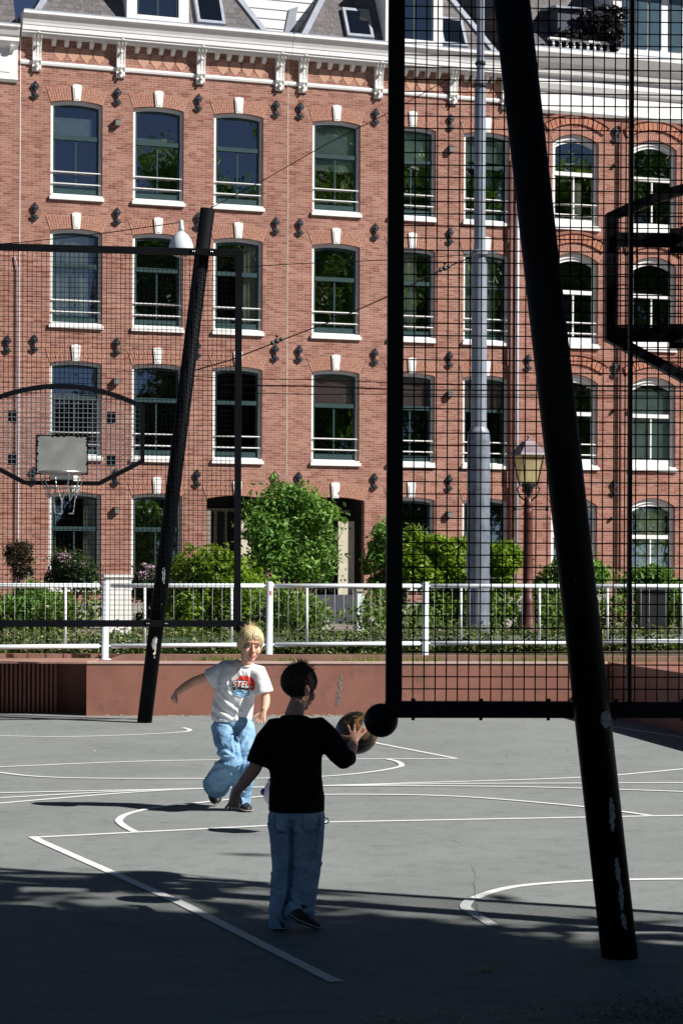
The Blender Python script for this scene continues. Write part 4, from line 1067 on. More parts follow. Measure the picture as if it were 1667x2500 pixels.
nearS=hoop_stand('big black basketball stand in front at the right, seen from behind with its leaning pole',(2.170,9.22,0),R_(2.5),MT['navy'],MT['wire'],MT['wire'],True)
farS=hoop_stand('worn black basketball stand at the far left with chain net and steel plate',(-3.077,22.52,0),R_(188),MT['farblack'],MT['wire'],MT['galv'],False)
# peeled paint patches on the near pole (the face towards the camera)
def patch(stand,sx,px,py0,py1,wpx,Yp,m,seed,name='bare_patch'):
    rs=random.Random(seed); inv=stand.matrix_world.inverted() if False else (Matrix.Translation(stand.location)@stand.rotation_euler.to_matrix().to_4x4()).inverted()
    n=22; mb=MB(); Lx=[];Rx=[]
    for i in range(n+1):
        y=py0+(py1-py0)*i/n; k=math.sin(math.pi*min(max(i/n,.03),.97))**.45
        cxp=px[0]+(px[1]-px[0])*i/n+rs.uniform(-1,1)*wpx*.10; a=cxp-wpx/2*k*rs.uniform(.55,1.1); b=cxp+wpx/2*k*rs.uniform(.55,1.1)
        row=[]
        for q in range(6):
            xx=a+(b-a)*q/5; w=inv@P(xx,y,Yp)       # local
            axis=.912*sx+.118*sx*w.z; dx=w.x-axis; dx=max(-.079,min(.079,dx)); sgn=-1 if stand is nearS else 1
            row.append((axis+dx,sgn*math.sqrt(.0832**2-dx*dx),w.z))
        Lx.append(row)
    for i in range(n):
        for q in range(5): mb.poly([Lx[i][q],Lx[i][q+1],Lx[i+1][q+1],Lx[i+1][q]])
    pole=[c for c in kids(stand) if c.name.startswith('pole') and c.data.vertices[0].co.x*sx>0][0]
    part(name,mb.mesh(name,m,False,True),None,pole)
for a in ((( 1484,1482),1738,1780,30,3),((1495,1500),1950,2034,17,4),((1508,1516),2098,2160,16,5),((1518,1522),2160,2228,15,6),((1524,1529),2232,2272,16,7),((1533,1534),2270,2275,7,8),((1389,1392),1398,1432,32,9),((1493,1493),1832,1836,6,10)):
    patch(nearS,-1,a[0],a[1],a[2],a[3],9.05,MT['bare'],a[4])
patch(nearS,-1,(1400,1396),1478,1512,24,9.12,M('blue_smear',(.03,.04,.09),.6),12,'smear')
for a in (((383,376),1554,1586,16,3,'bare'),((388,384),1560,1612,20,4,'bare2'),((385,382),1606,1644,9,5,'bare'),((371,371),1722,1756,8,6,'bare'),((402,401),1385,1425,10,7,'bare'),((400,398),1470,1490,8,8,'bare')):
    patch(farS,-1,a[0],a[1],a[2],a[3],22.5,MT[a[5]],a[4])

# ================================================================== BALLS
def m_camo():
    t=NT('camouflage_ball'); c=t.co('Object'); n=t.noise(c,11,2,.5); n2=t.noise(t.co('Object',scale=(1.3,1,1.1)),15,2,.5)
    col=t.ramp(n,[(.0,(.012,.010,.008)),(.44,(.012,.010,.008)),(.46,(.10,.065,.025)),(.53,(.13,.085,.03)),(.55,(.33,.10,.04)),(.60,(.30,.10,.04)),(.62,(.22,.19,.09))])
    col=t.mix(t.ramp(n2,[(.58,(0,0,0)),(.59,(1,1,1))],'CONSTANT'),col,(.015,.013,.013,1))
    t.set(Base_Color=col,Roughness=.35); t.bump(t.noise(c,900,1),.4,.001); return t.m
BC=P(870.5,1789,10.28)
bo=thing('basketball','brown camouflage basketball held in the dark haired boy\'s hand','ball',BC,0)
part('skin',MB().sphere((0,0,0),.1075,48,32),m_camo(),bo,smooth=True)
sm=MB()
for ax in range(3):
    pts=[]
    for i in range(49):
        a=2*math.pi*i/48; p=V(math.cos(a),math.sin(a),0)*.1078
        if ax==1: p=V(p.x,0,p.y)
        if ax==2: p=V(p.x*.82,.055+.03*math.cos(2*a),p.y*.82); p=p.normalized()*.1078
        pts.append(Matrix.Rotation(.5,3,'X')@Matrix.Rotation(.7,3,'Z')@p)
    sm.tube(pts,.0016,5)
part('seams',sm,M('seam',(.01,.01,.01),.6,bump=0),bo)
wb=P(682,1937,13.35); wo_=thing('football','small white and blue ball bouncing behind the dark haired boy\'s hip','ball',wb)
part('skin',MB().sphere((0,0,0),.105,32,20),M('white_ball',(.70,.72,.80),.4,var=.03),wo_,smooth=True)
bb=MB()
for i in range(10):
    a=i*2.4; z=.105*(1-2*(i+.5)/10); r=math.sqrt(max(0,.105**2-z*z)); bb.sphere((r*math.cos(a)*.97,r*math.sin(a)*.97,z*.97),.024,10,6)
part('blue_spots',bb,M('ball_blue',(.06,.08,.25),.4),wo_,smooth=True)
# ================================================================== PEOPLE
def clouds(name,size,depth=2):
    tx=bpy.data.textures.new(name,'CLOUDS'); tx.noise_scale=size; tx.noise_depth=depth; return tx
TXW=clouds('wrinkle',.075,1); TXF=clouds('fine_wrinkle',.03,1)
from mathutils import noise as NZ
HEM=.62
def folds(me,amp,amp2,mode,zsc=None):
    global HEM
    HEM=min(v.co.z for v in me.vertices)+.01
    me.calc_loop_triangles() if hasattr(me,'calc_loop_triangles') else None
    co=[v.co.copy() for v in me.vertices]; nr=[v.normal.copy() for v in me.vertices]
    for i,v in enumerate(me.vertices):
        c=co[i]
        if mode=='leg': q=V(c.x*4+c.z*3,c.y*3,c.z*10-c.x*7); q2=V(c.x*8-c.z*6,c.y*6,c.z*17+c.x*9); w=(.75+.5*max(0,.55-c.z))*(1-.35*min(1,abs(nr[i].x)))
        elif mode=='shirt': q=V(c.x*13+c.z*7,c.y*6,c.z*7-c.x*4); q2=V(c.x*24+c.z*15,c.y*12,c.z*12); w=(.35+.9*max(0,min(1,(1.15-c.z)*2.2)))*min(1,max(.12,(c.z-HEM)*9))
        else: q=V(c.x*8,c.y*6,c.z*9); q2=V(c.x*20,c.y*12,c.z*22); w=.7
        n1=NZ.noise(V(c.x*4,c.y*4,c.z*4)); n2=NZ.noise(V(c.x*7+9,c.y*5,c.z*6)); 
        if mode=='leg': ph=c.z*40+c.x*26+5*n1; env=max(0.0,.30+1.5*n2)
        elif c.z>-9 and mode=='shirt': ph=c.z*30+c.x*34+8*n1; env=max(0.0,.25+1.2*n2)
        s=math.sin(ph); s=s*abs(s)*.5+.5*s
        v.co=c+nr[i]*(w*(amp*s*env+amp2*NZ.noise(q2)*1.6))
def crease(me,O,lines,front=True):
    """press cloth folds into the side of a garment; lines: (points, width px, depth m)"""
    P2=[]
    for v in me.vertices:
        w=v.co+O; P2.append((CX+w.x*FPX/w.y, HY-(w.z-HC)*FPX/w.y))
    nr=[v.normal.copy() for v in me.vertices]; dl=[0.0]*len(P2)
    for pts,w,dep in lines:
        x0=min(q[0] for q in pts)-3*w; x1=max(q[0] for q in pts)+3*w; y0=min(q[1] for q in pts)-3*w; y1=max(q[1] for q in pts)+3*w
        for i,(px,py) in enumerate(P2):
            if not(x0<px<x1 and y0<py<y1) or nr[i].y>.15: continue
            best=1e9
            for (ax,ay),(bx,by) in zip(pts[:-1],pts[1:]):
                dx,dy=bx-ax,by-ay; L=dx*dx+dy*dy; t=max(0,min(1,((px-ax)*dx+(py-ay)*dy)/L)); ex,ey=px-ax-t*dx,py-ay-t*dy
                d=math.hypot(ex,ey); s=1 if dx*ey-dy*ex>0 else -1
                if d<abs(best): best=d*s
            b=best/w; dl[i]+=dep*(-math.exp(-b*b)+.75*math.exp(-(b-1.5)**2))
    for i,v in enumerate(me.vertices): v.co=v.co+nr[i]*dl[i]
    me.update()
def form(name,mb,m,parent,voxel=.006,smooth=6,disp=(),label=None,stretch=None,fold=None):
    """weld overlapping closed shapes into one continuous surface"""
    o=bpy.data.objects.new('tmp',mb.mesh('tmp',m,True)); COL.objects.link(o)
    r=o.modifiers.new('r','REMESH'); r.mode='VOXEL'; r.voxel_size=voxel; r.use_smooth_shade=True
    s=o.modifiers.new('s','SMOOTH'); s.factor=.5; s.iterations=smooth
    for tx,st in disp:
        d=o.modifiers.new('d','DISPLACE'); d.texture=tx; d.strength=st; d.mid_level=.5
        if stretch:
            e=bpy.data.objects.get('tex_space')
            d.texture_coords='OBJECT'; d.texture_coords_object=stretch
        else: d.texture_coords='GLOBAL'
    dg=bpy.context.evaluated_depsgraph_get(); dg.update()
    me=bpy.data.meshes.new_from_object(o.evaluated_get(dg)); me.name=name
    bpy.data.objects.remove(o)
    me.materials.clear(); me.materials.append(m)
    if fold: folds(me,*fold); me.update()
    me.polygons.foreach_set('use_smooth',[True]*len(me.polygons))
    p=link(name,me,parent)
    if label: p['label']=label
    return p
def limb(mb,pts,rad,n=14,tw=0): return mb.tube(pts,rad,n,ref=(-tw,math.sqrt(1-tw*tw),0))
def blob(mb,c,r,sc=(1,1,1),rot=None): return mb.sphere(c,r,18,12,sc,rot)
def head_shape(mb,C,Rm,k=1.0):
    T=lambda *a: C+Rm@(V(*a)*k)
    def E(c,r): mb.sphere(T(*c),k,20,14,r,Rm)
    E((0,.012,.032),(.073,.090,.080)); E((0,-.022,-.030),(.057,.060,.074)); E((0,-.052,-.088),(.026,.024,.020))
    E((.031,-.050,-.030),(.030,.030,.032)); E((-.031,-.050,-.030),(.030,.030,.032))
    E((0,-.067,.028),(.046,.020,.016)); E((0,-.073,-.060),(.024,.015,.020))
    for s in (-1,1): E((s*.076,.012,-.010),(.010,.018,.030)); E((s*.082,.020,-.002),(.006,.014,.020))
    mb.tube([T(0,-.078,.008),T(0,-.090,-.012),T(0,-.102,-.030),T(0,-.094,-.042)],[.007*k,.0085*k,.0125*k,.009*k],10)
    E((.010,-.090,-.036),(.008,.008,.007)); E((-.010,-.090,-.036),(.008,.008,.007))
def face_parts(par,C,Rm,k,skin_dark):
    T=lambda *a: C+Rm@(V(*a)*k)
    ew=MB(); ir=MB(); lp=MB(); bw=MB()
    for s in (-1,1):
        ew.sphere(T(s*.029,-.0745,.000),k,14,10,(.0135,.0085,.0062),Rm)
        ir.sphere(T(s*.029+.002,-.0815,.0005),k,12,8,(.0058,.0030,.0058),Rm)
        bw.tube([T(s*.014,-.0865,.017),T(s*.029,-.0865,.0205),T(s*.044,-.076,.015)],[.0022*k,.003*k,.0016*k],6)
        bw.tube([T(s*.016,-.0815,.0045),T(s*.029,-.0845,.0078),T(s*.043,-.0745,.003)],[.0016*k,.0022*k,.0014*k],6)
    lp.tube([T(-.021,-.0815,-.062),T(-.009,-.0885,-.0575),T(0,-.0895,-.059),T(.009,-.0885,-.0575),T(.021,-.0815,-.062)],[.0015*k,.0042*k,.0040*k,.0042*k,.0015*k],8)
    lp.tube([T(-.019,-.0805,-.064),T(0,-.0890,-.0685),T(.019,-.0805,-.064)],[.0015*k,.0052*k,.0015*k],8)
    part('eyes',ew,M('eye_white',(.65,.62,.60),.3,bump=0),par,smooth=True); part('irises',ir,M('iris',(.03,.035,.04),.2,bump=0),par,smooth=True)
    part('lips',lp,M('lips',(.55,.16,.14),.45,bump=0),par,smooth=True); part('eyebrows',bw,skin_dark,par,smooth=True)
def hair(par,C,Rm,k,m,n,zf,zs,zb,thick=.012,tuft=0,wid=.0042,seed=1,crown=(0,.045)):
    rs=random.Random(seed); mb=MB(); rad=V(.0765,.0935,.0835); cen=V(0,.012,.032)
    cap=MB()
    rings=[]
    NN=28
    for i in range(0,12):
        ring=[]
        for j in range(NN):
            a=2*math.pi*j/NN; fr=max(0,-math.sin(a)); bk=max(0,math.sin(a))
            zend=zf*fr**1.5+zb*bk**1.5+zs*(1-max(fr,bk)**1.5)+.008*math.sin(a*7+seed)
            th_end=math.acos(max(-.98,min(.98,(zend-cen.z)/rad.z))); th=.02+(th_end-.02)*i/11
            rr=1+ (thick*.55/.08)*(1-(i/11)**4*.75)
            ring.append(C+Rm@((cen+V(rad.x*rr*math.sin(th)*math.cos(a),rad.y*rr*math.sin(th)*math.sin(a),rad.z*rr*math.cos(th)))*k))
        rings.append(ring)
    cap.ring(rings)
    H=part('hair',cap,m,par,smooth=True)
    for q in range(n):
        a=rs.uniform(0,2*math.pi); fr=max(0,-math.sin(a)); bk=max(0,math.sin(a))
        zend=zf*fr**1.5+zb*bk**1.5+zs*(1-max(fr,bk)**1.5)+rs.uniform(-.012,.006)-(.022 if rs.random()<.25 else 0)*fr
        th1=math.acos(max(-.98,min(.98,(zend-cen.z)/rad.z)))*rs.uniform(.93,1.03); th0=th1*rs.uniform(.0,.6)
        lift=thick*rs.uniform(.3,1.25)/.08; tw=rs.uniform(-.22,.22); L=[];Rr=[]
        S_=6
        for i in range(S_+1):
            t=i/S_; th=th0+(th1-th0)*t; aa=a+tw*t*t; rr=1+lift*(.7+.35*math.sin(t*3))*(1-.35*t) 
            if tuft and rs.random()<.0: pass
            p=cen+V(rad.x*rr*math.sin(th)*math.cos(aa),rad.y*rr*math.sin(th)*math.sin(aa),rad.z*rr*math.cos(th))
            w=wid*(1-.85*t)*rs.uniform(.8,1.2); s=V(-math.sin(aa),math.cos(aa),0)*w
            L.append(C+Rm@((p+s)*k)); Rr.append(C+Rm@((p-s)*k))
        for i in range(S_): mb.poly([L[i],Rr[i],Rr[i+1],L[i+1]])
    for q in range(tuft):
        a=rs.uniform(0,6.3); th=rs.uniform(0,.9); d=V(math.sin(th)*math.cos(a),math.sin(th)*math.sin(a),math.cos(th))
        p=cen+V(rad.x*d.x,rad.y*d.y,rad.z*d.z)*1.03; e=p+(d+V(rs.uniform(-.8,.8),rs.uniform(-.8,.8),rs.uniform(-.2,.5)))*rs.uniform(.012,.036)
        s=V(rs.uniform(-1,1),rs.uniform(-1,1),0).normalized()*.0025
        mb.poly([C+Rm@((p-s)*k),C+Rm@((p+s)*k),C+Rm@(e*k)])
    part('locks',mb.mesh('locks',m,False,False),None,H); return H
def fingers(mb,W,fw,side,up,spread,lens,curl=.3,r=.0068,palm_l=.062,palm_w=.030,thumb=1,thumb_dir=None):
    """hand: W wrist point, fw direction of the fingers, side towards the thumb, up = back of the hand"""
    fw=fw.normalized(); side=(side-fw*side.dot(fw)).normalized(); up=(up-fw*up.dot(fw)-side*up.dot(side)).normalized()
    # palm as flattened block
    mb.tube([W-fw*.01,W+fw*.012,W+fw*palm_l*.55,W+fw*palm_l],[(.019,.015),(.023,.013),(palm_w,.0125),(palm_w*.95,.010)],14,ref=tuple(up))
    for i in range(4):
        off=(1-i*2/3)*palm_w*.80                       # index nearest the thumb
        b=W+fw*(palm_l*.86-abs(off)*.18)+side*off
        d=(fw+side*(off/palm_w)*spread).normalized(); L_=lens[i]; pts=[b]; dd=d
        for s,fr in ((0,.42),(1,.32),(2,.26)):
            dd=(dd-up*curl*(1+.5*s)).normalized(); pts.append(pts[-1]+dd*L_*fr)
        mb.tube(pts,[r*1.12,r*1.05,r*.95,r*.72],8,ref=tuple(up))
    tb=W+fw*.016+side*palm_w*.72; td=(thumb_dir or (fw*.75+side*.8-up*.2)).normalized()
    mb.tube([tb-td*.01,tb+td*.020,tb+td*.038-up*.003+fw*.003,tb+td*.052+fw*.010-up*.006],[r*1.5,r*1.35,r*1.15,r*.8],8,ref=tuple(up))
def m_skin(name,col,red):
    t=NT(name); c=t.co(); n=t.noise(c,22,4,.6)
    t.set(Base_Color=t.ramp(n,[(.35,col),(.72,red)]),Roughness=.5); t.b.inputs['Specular IOR Level'].default_value=.35
    t.b.inputs['Subsurface Weight'].default_value=.08; t.b.inputs['Subsurface Radius'].default_value=(.01,.004,.002)
    t.bump(t.noise(c,300,2),.08,.002); return t.m
SK1=m_skin('fair_skin',(.72,.42,.30,1),(.74,.36,.27,1)); SK2=m_skin('skin',(.60,.34,.26,1),(.58,.29,.22,1))
def m_hair(name,a,b):
    t=NT(name); g=t.n('ShaderNodeNewGeometry'); n=t.noise(t.co('Object',scale=(1,1,.25)),160,3)
    x=t.n('ShaderNodeMath',operation='ADD'); t.l(g.outputs['Random Per Island'],x.inputs[0]); t.l(n,x.inputs[1])
    h=t.n('ShaderNodeMath',operation='MULTIPLY'); t.l(x.outputs[0],h.inputs[0]); h.inputs[1].default_value=.6
    t.set(Base_Color=t.ramp(h.outputs[0],[(.2,a),(.8,b)]),Roughness=.6); t.b.inputs['Specular IOR Level'].default_value=.3; return t.m
BLOND=m_hair('blond_hair',(.34,.20,.08,1),(.84,.68,.43,1)); DARKH=m_hair('dark_brown_hair',(.010,.006,.004,1),(.055,.032,.020,1))
WSHIRT=m_fabric('white_cotton',(.88,.88,.92),900,.30,(.92,.92,.95,1)); BSHIRT=m_fabric('black_cotton',(.0035,.0035,.005),900,.5)
JE1=m_fabric('light_blue_denim',(.15,.31,.52),700,.8,(.29,.48,.70,1),9); JE2=m_fabric('blue_denim',(.22,.33,.48),700,1.0,(.44,.57,.74,1),10)
SHOE=M('shoe_black',(.015,.016,.02),.5,bump=.1); SOLE=M('shoe_sole',(.05,.045,.04),.6); RIMS=M('sole_edge',(.42,.38,.30),.6)

# ---------------- fair haired boy, facing us, running
Yb=14.60
O1=G(590,1976); O1=V(O1.x,Yb,0)
B1=thing('person','fair haired child in printed white t-shirt and pale blue jeans, running towards us','person',O1)
def p(px,py,dy=0): return P(px,py,Yb+dy)-O1
k1=5000/Yb
body=MB()
HC1=p(611.5,1573,-.24); RM1=Matrix.Rotation(R_(15),3,'Z')@Matrix.Rotation(R_(8),3,'X')@Matrix.Rotation(R_(3),3,'Y')
head_shape(body,HC1,RM1,1.07)
limb(body,[p(603,1597,-.18),p(602,1612,-.16),p(599,1626,-.13),p(596,1640,-.10)],[.041,.042,.044,.045])
limb(body,[p(568,1765,0),p(572,1735,-.02),p(582,1690,-.06),p(592,1650,-.10),p(597,1638,-.09)],[(.09,.06),(.09,.06),(.095,.055),(.085,.045),(.045,.035)],18)
limb(body,[p(555,1640,-.08),p(512,1650,-.05),p(474,1664,-.02),p(468,1667,-.02),p(450,1678,-.04),p(430,1692,-.06)],[.034,.034,.033,.032,.029,.022])
limb(body,[p(628,1650,-.11),p(642,1675,-.11),p(648,1702,-.12),p(648.5,1712,-.14),p(647,1724,-.17),p(643.5,1736,-.20)],[.032,.033,.033,.033,.029,.021])
limb(body,[p(548,1775),p(556,1815,-.11),p(563,1850,-.18),p(550,1885,-.02),p(530,1918,.15),p(521,1935,.22)],[.055,.05,.04,.035,.028,.025])
limb(body,[p(588,1775),p(598,1815,-.08),p(601,1852,-.12),p(594,1905,-.05),p(585,1962,.02)],[.055,.05,.04,.035,.028])
# fist on the left of the picture
W1=p(429,1693,-.06); 
fingers(body,W1,V(-.45,-.15,-.85),V(.6,-.75,.0),V(-.75,-.45,.35),.15,[.046,.050,.046,.038],curl=1.05,palm_l=.052,palm_w=.027,r=.0080)
# open hand on the right
W2=p(643.5,1737,-.20)
fingers(body,W2,V(-.28,-.30,-1),V(-.9,.3,.1),V(.3,.9,-.1),.35,[.045,.050,.047,.038],curl=.10,palm_l=.052,palm_w=.026,r=.0072)
form('body',body,SK1,B1,voxel=.0038,smooth=4)
face_parts(B1,HC1,RM1,1.07,M('brow_brown',(.20,.11,.06),.7,bump=0))
hair(B1,HC1,RM1,1.07,BLOND,2200,.068,-.070,-.095,.011,tuft=70,seed=3,wid=.0035)
sh=MB()
limb(sh,[p(566,1757,.0),p(567,1735,-.01),p(572,1705,-.04),p(580,1670,-.07),p(588,1645,-.09),p(594,1629,-.11),p(599,1618,-.12)],[(.150,.098),(.152,.098),(.150,.098),(.152,.096),(.144,.09),(.115,.078),(.060,.056)],24,tw=.36)
limb(sh,[p(585,1634,-.09),p(556,1634,-.07),p(535,1645,-.06),p(511,1658,-.05)],[.060,.068,.068,.074],18)
limb(sh,[p(610,1640,-.10),p(631,1643,-.11),p(638,1665,-.11),p(644,1692,-.11)],[.060,.062,.063,.072],18)
shirt=form('t_shirt',sh,WSHIRT,B1,voxel=.007,smooth=5,fold=(.005,.001,'shirt'))
crease(shirt.data,O1,[([(543,1690),(560,1712),(588,1733)],4.5,.010),([(528,1716),(545,1736),(570,1750)],4.5,.010),([(519,1738),(536,1752)],4,.007),([(602,1704),(593,1725),(585,1750)],5,.010),
 ([(546,1622),(540,1645),(539,1668)],4,.008),([(612,1640),(616,1660),(613,1690)],4,.007),([(560,1660),(566,1690)],4,.005),([(590,1640),(594,1652)],3,.004)])
nb=MB(); 
for i in range(1): nb.tube([p(599,1622,-.125)+V(.054*math.cos(a),.052*math.sin(a)-.004*1,.012*math.sin(a)) for a in [2*math.pi*j/24 for j in range(25)]],.007,8)
part('collar',nb,WSHIRT,shirt,smooth=True)
# jeans
je=MB()
limb(je,[p(566,1745,.0),p(567,1765,.0),p(568,1790,-.01)],[(.120,.085),(.135,.100),(.135,.10)],22)
limb(je,[p(545,1770,.0),p(550,1800,-.06),p(560,1835,-.17),p(566,1856,-.20),p(552,1878,-.10),p(538,1900,.03),p(528,1918,.15)],[.090,.088,.080,.076,.086,.096,.100],20)
limb(je,[p(590,1770,.0),p(597,1800,-.05),p(602,1840,-.12),p(602,1860,-.13),p(596,1900,-.08),p(589,1935,-.02),p(584,1966,.0)],[.088,.085,.078,.074,.073,.075,.080],20)
jn1=form('jeans',je,JE1,B1,voxel=.006,smooth=5,fold=(.006,.001,'leg'))
crease(jn1.data,O1,[([(530,1832),(552,1828),(580,1846)],5,.012),([(534,1856),(556,1862),(584,1852)],5,.014),([(541,1842),(562,1845)],3,.006),
 ([(594,1850),(583,1872),(571,1888)],4,.009),([(598,1856),(590,1880),(585,1902)],4,.008),([(606,1850),(600,1880),(597,1905)],4,.008),([(538,1764),(556,1768),(572,1780)],3.5,.007),
 ([(577,1790),(574,1815),(580,1842)],4,.012),([(609,1800),(598,1820)],4,.006),([(500,1900),(520,1880),(545,1872)],5,.006),([(588,1925),(600,1932)],3,.006),([(578,1940),(596,1948)],3,.006)])
def shoe(par,heel,toe,up,L=.205,label=None):
    """closed trainer: heel and toe at sole level"""
    f=(toe-heel); L=f.length; f.normalize(); up=(up-f*up.dot(f)).normalized(); s=f.cross(up)
    T=lambda a,b,c: heel+f*a*L+s*b+up*c
    mb=MB()
    st=[(-.02,.020,.035,.05),(.05,.030,.065,.07),(.25,.034,.075,.075),(.45,.036,.055,.06),(.65,.041,.042,.045),(.85,.040,.032,.036),(.98,.026,.022,.028),(1.03,.010,.016,.02)]
    rings=[]
    for a,w,h,h2 in st:
        ring=[T(a,w*math.cos(q),(.012+ (h*max(0,math.sin(q)) if math.sin(q)>0 else .012*math.sin(q)))) for q in [2*math.pi*j/16 for j in range(16)]]
        rings.append(ring)
    mb.ring(rings); o=part('shoe',mb,SHOE,par,smooth=True,label=label)
    sb=MB(); rings=[]
    outl=[(a,w+.004) for a,w,_,_ in st]
    lo=[T(a,w,0) for a,w in outl]+[T(a,-w,0) for a,w in reversed(outl)]; hi=[q+up*.016 for q in lo]; n=len(lo)
    sb.ring([[l,l] for l in []]) if False else None
    k=len(sb.v); sb.v+= [tuple(q) for q in lo]+[tuple(q) for q in hi]; sb.f.append(tuple(range(n))); sb.f.append(tuple(range(2*n-1,n-1,-1)))
    for i in range(n): j=(i+1)%n; sb.f.append((i,j,n+j,n+i))
    part('sole',sb,SOLE,o)
    eb=MB(); 
    for i in range(n): 
        j=(i+1)%n; eb.tube([(lo[i]+up*.011),(lo[j]+up*.011)],.0035,5)
    part('sole_edge',eb,RIMS,o); 
    lc=MB()
    for i in range(4): a=.45+i*.09; lc.tube([T(a,-.02,.062-i*.007),T(a,0,.068-i*.008),T(a,.02,.062-i*.007)],.003,5)
    part('laces',lc,RIMS,o); return o
shoe(B1,p(582,1962,.08),V(p(606,1975,-.12).x,p(606,1975,-.12).y,.004)*1.0,V(0,0,1))
shoe(B1,p(512,1912,.34),p(531,1962,.22),V(.15,-.9,.5))
# print on the chest, laid onto the cloth
dg=bpy.context.evaluated_depsgraph_get()
bv=BVHTree.FromPolygons([v.co for v in shirt.data.vertices],[tuple(f.vertices) for f in shirt.data.polygons])
def decal(name,me_or_mb,m,off,par):
    me=me_or_mb
    for v in me.vertices:
        h=bv.ray_cast(V(v.co.x,-3,v.co.z),V(0,1,0))
        if h[0]: v.co.y=h[0].y-off-.003
    me.materials.clear(); me.materials.append(m); o=link(name,me,par); return o
def flat_grid(fn,nu,nv):
    mb=MB()
    for i in range(nu+1):
        for j in range(nv+1):
            px,py=fn(i/nu,j/nv); q=p(px,py,-.2); mb.v.append(tuple(q))
    for i in range(nu):
        for j in range(nv):
            a=i*(nv+1)+j; mb.f.append((a,a+1,a+nv+2,a+nv+1))
    return mb.mesh('d',None,False,False)
red=M('print_red',(.72,.05,.03),.8,bump=0); blu=M('print_blue',(.05,.28,.60),.8,bump=0); lbl=M('print_light_blue',(.25,.55,.80),.8,bump=0); blk=M('print_black',(.02,.01,.02),.8,bump=0); wht=M('print_white',(.85,.85,.85),.8,bump=0)
tilt=lambda x,y:(x, y+ (x-592)*.06)
decal('print_sun',flat_grid(lambda u,v: tilt(598.5+23.5*math.cos(math.pi*(1.05-1.3*u))*v, 1672-22*math.sin(math.pi*(1.05-1.3*u))*v),28,10),red,.0025,shirt)
for x0,x1 in ((590,591.6),(601,602.6)):
    decal('print_ray',flat_grid(lambda u,v: tilt(x0+(x1-x0)*u+(1-v)*(-1.5 if x0<595 else 1), 1648+v*15),2,10),M('print_dark_red',(.30,.01,.01),.8,bump=0),.0032,shirt)
for k,(yy,am,mm,th) in enumerate(((1683,2.0,blk,2.2),(1687.5,2.2,lbl,2.2),(1691,2.4,blu,2.4),(1695.5,2.4,lbl,2.2),(1699.5,2.2,blu,2.6))):
    decal('print_wave',flat_grid(lambda u,v: tilt(566+43*u, yy+am*math.sin(u*9+.6+k*.4)+(v-.5)*th*(.6+.6*math.sin(u*3.1))),40,2),mm,.0028+k*.0002,shirt)
def text_decal(txt,px,py,wpx,hpx,m,off,extra=0,shear=.25):
    cu=bpy.data.curves.new('t','FONT'); cu.body=txt; cu.size=1; cu.shear=shear; cu.offset=extra; cu.align_x='CENTER'; cu.align_y='CENTER'; cu.resolution_u=3
    ob=bpy.data.objects.new('t',cu); COL.objects.link(ob); d=bpy.context.evaluated_depsgraph_get(); d.update()
    me=bpy.data.meshes.new_from_object(ob.evaluated_get(d)); bpy.data.objects.remove(ob)
    xs=[v.co.x for v in me.vertices]; ys=[v.co.y for v in me.vertices]; w=max(xs)-min(xs); h=max(ys)-min(ys); mx_,my_=(max(xs)+min(xs))/2,(max(ys)+min(ys))/2
    import bmesh
    b=bmesh.new(); b.from_mesh(me); bmesh.ops.subdivide_edges(b,edges=[e for e in b.edges if e.calc_length()>.15],cuts=3); bmesh.ops.triangulate(b,faces=b.faces); b.to_mesh(me); b.free()
    for v in me.vertices:
        q=tilt(px+(v.co.x-mx_)/w*wpx, py-(v.co.y-my_)/h*hpx); v.co=p(q[0],q[1],-.2)
    decal('print_lettering',me,m,off,shirt)
text_decal('STELL',592,1671,52,20,blk,.0040,.045); text_decal('STELL',592,1671,48,16,wht,.0052,.012)
text_decal('STELL',588,1681,42,6,blk,.0044,.02)

# ---------------- dark haired boy, seen from behind
Yc=9.82
O2=V(G(715,2270).x,Yc,0)
B2=thing('person','dark haired child seen from behind in black t-shirt and baggy blue jeans, holding a ball','person',O2)
def p(px,py,dy=0): return P(px,py,Yc+dy)-O2
b2=MB()
RM2=Matrix.Rotation(R_(180-48),3,'Z')@Matrix.Rotation(R_(14),3,'X')
HC2=p(731,1680,.05)
head_shape(b2,HC2,RM2,.93)
limb(b2,[p(729,1712,.03),p(723,1728,.01),p(718,1745,0),p(718,1765,0)],[.040,.042,.046,.06])
limb(b2,[p(724,1995),p(723,1940),p(722,1880),p(721,1810),p(720,1785),p(718,1752)],[(.09,.06),(.085,.06),(.09,.06),(.10,.065),(.085,.055),(.045,.045)],18)
limb(b2,[p(672,1795),p(645,1825,.0),p(625,1868,-.02),p(619,1880,-.03),p(598,1908,-.03),p(576,1934,-.02)],[.032,.034,.034,.033,.029,.021])
limb(b2,[p(775,1795),p(808,1815,-.02),p(832,1846,-.03),p(843,1858,-.02),p(851,1844,.06),p(858,1828,.14),p(863,1812,.215)],[.032,.034,.034,.035,.034,.029,.022])
limb(b2,[p(696,2000),p(688,2080,0),p(686,2160,0),p(681,2242,0)],[.04,.032,.030,.026])
limb(b2,[p(748,2000),p(750,2060,.03),p(747,2110,.045),p(741,2160,.02),p(722,2238,-.11)],[.05,.045,.04,.035,.028])
fingers(b2,p(575,1936,-.02),V(-.16,.10,-1),V(.75,.65,.0),V(-.6,-.75,.0),.42,[.050,.056,.052,.042],curl=.22,palm_l=.056,palm_w=.029,r=.0078)
Wr=p(863.5,1810,.225); 
fingers(b2,Wr,V(.18,.42,.62),V(-1,.15,.25),V(-.1,-.85,.45),.75,[.050,.054,.050,.042],curl=-.02,palm_l=.050,palm_w=.030,r=.0074,thumb_dir=V(-1,.25,.10))
